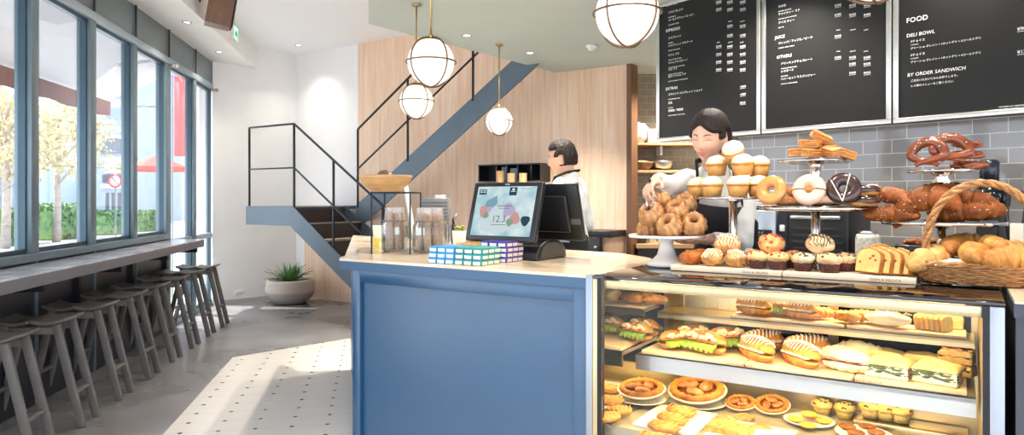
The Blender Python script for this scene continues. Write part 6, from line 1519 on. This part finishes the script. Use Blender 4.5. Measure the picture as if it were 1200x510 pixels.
g = G(); g.box((0, 0, 0), (W, .035, H), 0, .004); g.build('tin', pm('cream_tin', (222, 214, 196), None, 1, .4), t)
g = G(); g.box((.01, -.0015, H*.3), (W-.01, .0, H*.7)); g.build('label', labelw, t)
t, W, H, D = nbox('storage_bin', 'open dark bin of crumbs behind the loaf cake slices', 'bin', 1048, 1090, 281, -.36, -.12)
g = G(); g.box((0, 0, 0), (W, D, H*.9), 0, .006); g.build('bin', posb, t)
g = G(); rn = random.Random(3)
for i in range(40): g.ell((rn.uniform(.03, W-.03), rn.uniform(.03, D-.03), H*.92+.012*rn.random()), (.02, .016, .011), 9, 6, disp=rnd_disp(i, 3, .3))
g.build('crumble', brownc, t)
# ---------------------------------------------------------------- recess shelves
shw = pm('shelf_wood', (196, 160, 116), (182, 146, 104), 5, .5)
def rz_(y, Y=7.4): return CAMH-(y-HY)/FPX*Y
for (y, t) in ((168, 'upper'), (200, 'lower')):
    s_ = thing('wall_shelf', 'wooden shelf on the beige tiled recess wall, %s of the two' % t, 'shelf', frame((1.15, 7.3, rz_(y)-.03)), 'recess shelves'); g = G(); g.box((0, 0, 0), (1.4, .298, .03), 0, .003); g.build('board', shw, s_)
    g = G(); g.box((.45, .05, -.10), (.47, .298, 0)); g.box((1.2, .05, -.10), (1.22, .298, 0)); g.build('bracket', labelw, s_)
t = thing('plastic_bag', 'white plastic bag in a clear tub on the upper recess shelf', 'bag', frame((px(750, 0, 7.42).x, 7.42, rz_(168)+.001)))
g = G(); g.ell((0, 0, .11), (.10, .08, .11), 28, 18, disp=rnd_disp(6, 3, .22)); g.build('bag', pm('bag_plastic', (224, 224, 226), None, 1, .35), t)
t = thing('storage_tub', 'clear plastic tub on the upper recess shelf beside the white bag', 'tub', frame((px(764, 0, 7.42).x+.02, 7.42, rz_(168)+.001)))
g = G(); g.prism([(-.08, -.08), (.08, -.08), (.08, .08), (-.08, .08)], 0, .15, bev=.01); g.build('tub', pm('milky_plastic', (206, 206, 200), None, 1, .3), t)
for k, (x, t_, m_, r, h) in enumerate(((752, 'brown woven bowl on the lower recess shelf', pm('bowl_brown', (122, 84, 58), (150, 108, 78), 20, .6), .13, .09), (776, 'steel mixing bowl on the lower recess shelf', steel, .125, .10))):
    g = G(); g.lathe(woodbowl(r, h, .006), 36); tag(g.build('mixing_bowl' if k else 'woven_bowl', m_, None, frame((px(x, 0, 7.42).x, 7.42, rz_(200)+.001))), t_, 'bowl')
g = G(); g.ell((0, 0, .0), (.08, .05, .03), 20, 12, disp=rnd_disp(3, 3, .15)); tag(g.build('bread_roll', goldenl, None, frame((px(752, 0, 7.42).x+.0, 7.42, rz_(200)+.088))), 'pale roll lying in the brown bowl in the recess', 'bread')
t = thing('recess_counter', 'low pale counter under the recess shelves', 'counter', frame((1.28, 7.0, .08)))
g = G(); g.box((0, 0, .82), (1.0, .59, .86)); g.build('countertop', shw, t); g = G(); g.box((.02, .03, 0), (.98, .585, .82)); g.build('cabinet', pm('dark_cabinet', (38, 38, 40)), t)
for k, (x, r, h, c, t_) in enumerate(((745, .05, .2, (60, 58, 56), 'dark jar on the recess counter by the oak partition'), (757, .05, .15, (226, 222, 214), 'white jar on the recess counter behind the bundt cakes'))):
    g = G(); g.lathe([(.0, 0), (r, 0), (r, h*.8), (r*.7, h*.9), (r*.72, h), (.0, h)], 24); tag(g.build('storage_jar', pm('jar_%d' % k, c, None, 1, .4), None, frame((px(x, 0, 7.2).x+.06, 7.2, .941))), t_, 'jar')
# ---------------------------------------------------------------- oak wall niche and low cabinet behind the man
a0 = (lambda x, m: ((x-CX)/FPX*(WA+NV*m).y-(WA+NV*m).x)/(AV.x-(x-CX)/FPX*AV.y))
def wz(x, y, m): p = wa(a0(x, m), m); return CAMH-(y-HY)/FPX*p.y
m_ = -.22; x0, x1 = a0(560.5, m_), a0(634, m_); z0, z1 = wz(598, 213, m_), wz(598, 192, m_)
nt_ = thing('wall_cabinet', 'black open fronted wall cabinet on the oak wall behind the till', 'cabinet', WAM @ Mx.Translation((x0, m_, z0))); W = x1-x0; H = z1-z0
g = G(); g.box((0, 0, 0), (W, .2, .012)); g.box((0, 0, H-.012), (W, .2, H)); g.box((0, 0, .012), (.012, .2, H-.012)); g.box((W-.012, 0, .012), (W, .2, H-.012)); g.box((.012, .19, .012), (W-.012, .2, H-.012)); g.build('carcass', posb, nt_)
for f in (.3, .47, .64, .85):
    g = G(); g.box((W*f-.006, .0, .012), (W*f+.006, .19, H-.012)); g.build('divider', posb, nt_)
g = G(); g.box((W*.36, .03, .013), (W*.46, .17, H-.03)); g.box((W*.5, .03, .013), (W*.62, .17, H-.05)); g.build('boxes', pm('blue_grey_box', (88, 104, 118), None, 1, .5), nt_)
lg = thing('back_ledge', 'black topped low cabinet with taps along the oak wall behind the man', 'cabinet', WAM @ Mx.Translation((0, -.42, 0)))
m_ = -.42; b0, b1 = a0(560, m_), 5.17; zl = wz(712, 271, m_)
g = G(); g.box((b0, 0, zl-.065), (b1, .40, zl), 0, .004); g.build('countertop', posb, lg)
g = G(); g.box((b0+.02, .06, 0), (b1-.02, .40, zl-.066)); g.build('cabinet', pm('pale_oak_front', (196, 164, 140), (184, 150, 126), 5, .5, stretch=(6, 6, 1)), lg)
g = G(); q0 = a0(689, m_); g.box((q0, .0, zl-.42), (q0+.13, .058, zl-.067), 0, .004); g.build('dispenser', posb, lg)
g = G()
for z in (.16, .23): g.tube([(q0+.10, .0, zl-z), (q0+.10, -.03, zl-z)], .012, 10); g.ell((q0+.10, -.035, zl-z), (.016, .016, .016), 12, 8)
g.build('tap', chrome, lg)
g = G(); g.box((q0-.10, -.004, zl-.14), (q0-.02, .058, zl-.07), 0, .002); g.build('ticket', labelw, lg)
cupw = pm('wooden_cup', (206, 166, 118), (190, 150, 104), 8, .5)
for k, (x, h) in enumerate(((586, .10), (599, .085), (613, .085))):
    p = wa(a0(x, -.32), -.32); zt_ = wz(x, 203 if k else 200.5, -.32); g = G(); hgt = zt_-zl-.001
    g.lathe([(.0, 0), (.038, 0), (.042, hgt), (.036, hgt), (.033, hgt-.02), (.0, hgt-.02)], 24); tag(g.build('wooden_canister', cupw, None, frame((p.x, p.y, zl+.001))), 'pale wooden canister on the low cabinet behind the till screen, %s of three' % ('left', 'middle', 'right')[k], 'canister', 'wooden canisters')
# ---------------------------------------------------------------- street outside the windows
g = G(); g.prism([(-2.75, -6), (-4.25, 9.3), (-6.5, 13), (-2, 24), (-2, 60), (-60, 60), (-60, -6)], -.14, -.12)
struct(g.build('pavement_outside', pm('pale_paving', (196, 194, 190), (210, 208, 204), 2, .8)))
g = G(); g.prism([(WX(-6.5, -6), -6), (WX(-6.5, 60), 60), (WX(-12.6, 60), 60), (WX(-12.6, -6), -6)], -.119, -.11); struct(g.build('road_outside', pm('asphalt', (168, 170, 176), (182, 184, 188), 3, .8)))
leafy = pm('hedge_leaf', (66, 112, 58), (128, 166, 96), 3, .6)
def leaves(g, rn, n, pos, size, mat=0):
    for _ in range(n):
        p = pos(); a, b, c = rn.uniform(0, 6.28), rn.uniform(-.9, .9), rn.uniform(0, 6.28); M = Mx.Translation(p) @ Mx.Rotation(a, 4, 'Z') @ Mx.Rotation(b, 4, 'X') @ Mx.Rotation(c, 4, 'Y'); s = size*rn.uniform(.7, 1.3)
        g.add([M @ V(q) for q in ((-s, 0, 0), (0, -s*.45, 0), (s, 0, 0), (0, s*.45, .1*s))], [(0, 1, 2), (0, 2, 3)], mat, False)
sd_ = V((-.1625, 1, 0)).normalized(); so_ = V((-sd_.y, sd_.x, 0))
for k, (x0, x1, Y, h, t) in enumerate(((-10, 32, 23., 1.1, 'seen through the nearest window bay'), (51, 105, 26.5, 1.25, 'seen through the second window bay, under the tree'), (116, 154, 30., .95, 'seen through the third window bay'), (157, 192, 33., .9, 'seen through the fourth window bay'))):
    A = px(x0, 0, Y-1.2); B_2 = px(x1, 0, Y+1.2); A.z = B_2.z = -.12; d = B_2-A; L_ = d.length; rn = random.Random(k)
    he = thing('hedge', 'clipped green hedge across the road, '+t, 'hedge', frame(A, math.atan2(d.y, d.x)), 'hedges across the road')
    g = G(); g.box((0, -.35, 0), (L_, .35, h*.88), 0, .1, seg=3); leaves(g, rn, 900, lambda: V((rn.uniform(0, L_), rn.choice((-1, 1))*rn.uniform(.3, .42) if rn.random() < .7 else rn.uniform(-.35, .35), rn.uniform(.05, h))), .12)
    leaves(g, rn, 350, lambda: V((rn.uniform(0, L_), rn.uniform(-.35, .35), h*rn.uniform(.86, 1.08))), .12); g.build('foliage', leafy, he)
autumn = pm('autumn_leaf', (176, 160, 110), (204, 200, 158), 2, .6)
for k, (x, Y, r, zc, n, t) in enumerate(((66, 24.2, 1.9, 3.7, 1700, 'whose trunk stands in the second window bay'), (6, 21., 1.7, 3.3, 1300, 'at the photo edge in the nearest window bay'))):
    p = px(x, 0, Y); p.z = -.12; rn = random.Random(20+k); tr = thing('street_tree', 'thin street tree with pale yellowing leaves '+t, 'tree', frame(p), 'street trees')
    g = G(); g.tube([(0, 0, 0), (.05, 0, 1.2), (0, .05, 2.4), (.1, 0, 3.6), (.05, 0, 4.6)], [.14, .12, .10, .06, .02], 10)
    for i in range(9): a = i*2.3; g.tube([(.03, 0, 2.0+.25*i), (.6*cos(a), .6*sin(a), 2.7+.27*i), (1.3*cos(a), 1.3*sin(a), 3.1+.25*i)], [.045, .03, .01], 6)
    g.build('trunk', pm('bark', (186, 176, 164), (150, 140, 130), 8, .8), tr)
    g = G()
    cl = [V((rn.gauss(0, r*.5), rn.gauss(0, r*.5), zc-.12+rn.gauss(.1, r*.42))) for _ in range(34)]
    def pos():
        c = rn.choice(cl); return c+V((rn.gauss(0, .28), rn.gauss(0, .28), rn.gauss(0, .2)))
    leaves(g, rn, n*2, pos, .085); g.build('leaves', autumn, tr)
# buildings
def building(name, label, x0, x1, Y, ztop, m, deep=6., mk_=None):
    a = px(x0, 0, Y); b = px(x1, 0, Y); W = b.x-a.x; t = thing(name, label, 'building', frame((a.x, Y, -.12)), None)
    g = G(); g.box((0, 0, 0), (W, deep, ztop)); g.build('facade', m, t)
    return t, W, V((a.x, Y, -.12))
def zy(y, Y): return CAMH-(y-HY)/FPX*Y+.12
Yb = 44.
t, W, o_ = building('street_shop_building', 'blue grey shop building with a dark arch and signs over its door', 112, 160, Yb, zy(60, Yb), pm('blue_grey_wall', (150, 166, 186), (162, 176, 194), 2, .7))
sc_ = Yb/FPX
g = G(); g.box((0, -.2, zy(180, Yb)), (W, -.01, zy(163, Yb)), 0); g.build('canopy_band', pm('dark_band', (96, 106, 122), None, 1, .6), t)
g = G(); g.tube([(W*.5+1.3*cos(pi*i/16), -.25, zy(180, Yb)+1.1*sin(pi*i/16)) for i in range(17)], .12, 6); g.build('arch', pm('arch_white', (216, 222, 230), None, 1, .6), t)
for k, (xa, xb, ya, yb, c, nm) in enumerate(((124, 143, 184, 203, (236, 240, 232), 'poster'), (144, 154, 184, 203, (226, 232, 120), 'poster'), (122, 158, 205, 214, (58, 64, 96), 'sign_board'), (120, 158, 216, 221, (206, 214, 222), 'awning_edge'))):
    g = G(); g.box(((xa-112)*sc_, -.12-.04*k, zy(yb, Yb)), ((xb-112)*sc_, -.012, zy(ya, Yb))); g.build(nm, pm('sign_%d' % k, c, None, 1, .6), t)
for k, x in enumerate((124, 131, 138, 145, 152)):
    g = G(); g.box(((x-112)*sc_, -.03, .1), ((x+4-112)*sc_, -.005, zy(226, Yb))); g.build('shop_window', pm('shop_glass', (84, 84, 92), None, 1, .3), t)
for k in range(3):
    g = G(); g.box((W*.15, -.03, zy(140-24*k, Yb)), (W*.85, -.005, zy(127-24*k, Yb))); g.build('window', pm('far_glass', (120, 140, 166), None, 1, .3), t)
t, W, o_ = building('street_white_building', 'plain white building behind the street tree', 70, 110, 47., zy(150, 47), pm('white_render', (236, 236, 238), None, 1, .8))
g = G(); g.box((W*.62, -.05, zy(225, 47)), (W*.8, -.005, zy(187, 47))); g.build('window', pm('shop_glass', (84, 84, 92)), t)
t, W, o_ = building('street_glazed_shop', 'low blue glazed shop front at the photo edge across the road', -40, 36, 40., zy(196, 40), pm('pale_blue_wall', (170, 190, 210), None, 1, .6))
for k in range(7):
    g = G(); g.box((W*(.03+.138*k), -.03, .2), (W*(.14+.138*k), -.005, zy(208, 40))); g.build('shop_window', pm('blue_glass', (96, 120, 140), (150, 160, 170), 1, .3), t)
g = G(); g.box((0, -.5, zy(206, 40)), (W, -.005, zy(202, 40))); g.build('canopy', pm('dark_band', (96, 106, 122)), t)
t, W, o_ = building('street_corner_building', 'grey building with dark windows beyond the red parasol', 160, 200, 52., zy(40, 52), pm('grey_wall', (196, 200, 210), None, 1, .7))
for k in range(5):
    g = G(); g.box((W*.1, -.03, zy(205-28*k, 52)), (W*.62, -.005, zy(187-28*k, 52))); g.build('window', pm('far_glass', (120, 140, 166)), t)
# street furniture
p = px(147, 0, 27.); t = thing('lamp_post', 'grey lamp post across the road beside the shop signs', 'lamp post', frame((p.x, 27., -.12)))
g = G(); g.tube([(0, 0, 0), (0, 0, 5.)], .07, 8); g.build('pole', alu, t); g = G(); g.tube([(0, 0, 4.9), (.3, 0, 5.2), (.9, 0, 5.25)], .05, 8); g.ell((1.0, 0, 5.22), (.25, .1, .06)); g.build('lamp_head', alu, t)
p = px(135, 212, 25.); t = thing('road_sign', 'round red and white no parking sign on a thin post', 'sign', frame((p.x, 25., -.12)))
g = G(); g.tube([(0, .03, 0), (0, .03, p.z+.4)], .03, 8); g.build('post', alu, t)
T = Mx.Translation((0, 0, p.z+.12)) @ Mx.Rotation(pi/2, 4, 'X'); g = G(); g.lathe([(.0, -.01), (.26, -.01), (.26, .01), (.0, .01)], 28, T=T); g.build('plate', pm('sign_red', (214, 60, 66), None, 1, .5), t)
g = G(); g.lathe([(.0, .011), (.19, .011), (.19, .014), (.0, .014)], 28, T=T); g.build('disc', pm('sign_blue', (206, 214, 236), None, 1, .5), t)
g = G(); g.bar((-.15, -.02, p.z+.27), (.15, -.02, p.z-.03), .05, .01); g.build('stroke', pm('sign_red', (214, 60, 66)), t)
p = px(184, 196, 15.); t = thing('parasol', 'red parasol standing outside beyond the fourth window bay', 'parasol', frame((p.x, 15., -.12)))
redf = pm('red_fabric', (214, 62, 52), (224, 78, 66), 3, .7)
g = G(); zt_ = p.z+.12; g.lathe([(.0, zt_+.28), (.02, zt_+.27), (.65, zt_-.0), (.64, zt_-.09), (.62, zt_-.02), (.02, zt_+.25), (.0, zt_+.26)], 8, smooth=False); g.build('canopy', redf, t); g = G(); g.tube([(0, 0, 0), (0, 0, zt_+.27)], .022, 8); g.lathe([(.0, .0), (.25, .0), (.25, .06), (.0, .08)], 20); g.build('pole', alu, t)
p = px(217, 135, 10.6); t = thing('banner', 'tall red banner hanging outside behind the far glazed panels', 'banner', frame((p.x, 10.6, -.12)))
g = G(); zt_ = CAMH+.12+145/FPX*10.6; n = 10; vs = []; fs = []
for i in range(n+1):
    for q in (0, .01): vs += [(-.17+.34*i/n, .02*sin(i*.9)+q, zt_-1.25), (-.17+.34*i/n, .02*sin(i*.9)+q, zt_)]
for i in range(n): a = 4*i; fs += [(a, a+4, a+5, a+1), (a+2, a+3, a+7, a+6), (a, a+2, a+6, a+4), (a+1, a+5, a+7, a+3)]
g.add(vs, fs, 0, True); g.build('cloth', pm('banner_red', (226, 88, 92), None, 1, .7), t); g = G(); g.tube([(-.2, 0, 0), (-.2, 0, zt_+.02), (.18, 0, zt_+.02)], .015, 8); g.build('pole', alu, t)
# awning over the windows
aw = thing('awning', 'white underside of a folding arm awning with a dark red valance outside the windows', 'awning', WM)
ya, yb = kx(-2.5), kx(9.3); fab = pm('awning_canvas', (196, 198, 206), (206, 208, 214), 1, .8)
g = G(); g.add([(ya, .12, 3.34), (yb, .12, 3.34), (yb, 1.33, 2.74), (ya, 1.33, 2.74), (ya, .12, 3.36), (yb, .12, 3.36), (yb, 1.33, 2.76), (ya, 1.33, 2.76)], [(0, 1, 2, 3), (4, 7, 6, 5), (0, 3, 7, 4), (1, 5, 6, 2), (2, 6, 7, 3), (0, 4, 5, 1)]); g.build('canvas', fab, aw)
g = G(); g.box((ya, 1.33, 2.70), (yb, 1.38, 2.78), 0, .01); g.build('front_bar', pm('awning_bar', (230, 230, 232), None, 1, .4), aw)
g = G(); n = 120; vs = []; fs = []
for i in range(n+1):
    x = ya+(yb-ya)*i/n
    for (y, z) in ((1.345, 2.70), (1.35, 2.50+.012*sin(i*.8)), (1.355, 2.50+.012*sin(i*.8)), (1.36, 2.70)): vs.append((x, y, z))
for i in range(n):
    for j in range(4): a = 4*i; fs.append((a+j, a+4+j, a+4+(j+1) % 4, a+(j+1) % 4))
g.add(vs, fs); g.build('valance', pm('valance_red', (116, 44, 46), (128, 52, 54), 3, .8), aw)
for x in (1.9, 5.0, 8.6):
    g = G(); g.bar((kx(x), .13, 3.22), (kx(x)-.75, .72, 2.92), .05, .04, 0, .006); g.bar((kx(x)-.75, .72, 2.92), (kx(x)-.05, 1.33, 2.72), .04, .035, 0, .006); g.build('folding_arm', pm('awning_bar', (230, 230, 232)), aw)
g = G(); g.box((ya, .10, 3.30), (yb, .2, 3.42), 0, .01); g.build('cassette', alu, aw)
sun = bpy.data.lights.new('sun', 'SUN'); sun.energy = 9.; sun.angle = R(1.); sun.color = (1, .96, .9); o = bpy.data.objects.new('sun', sun); COL.objects.link(o); o.rotation_euler = (R(0), R(-38), R(-10))
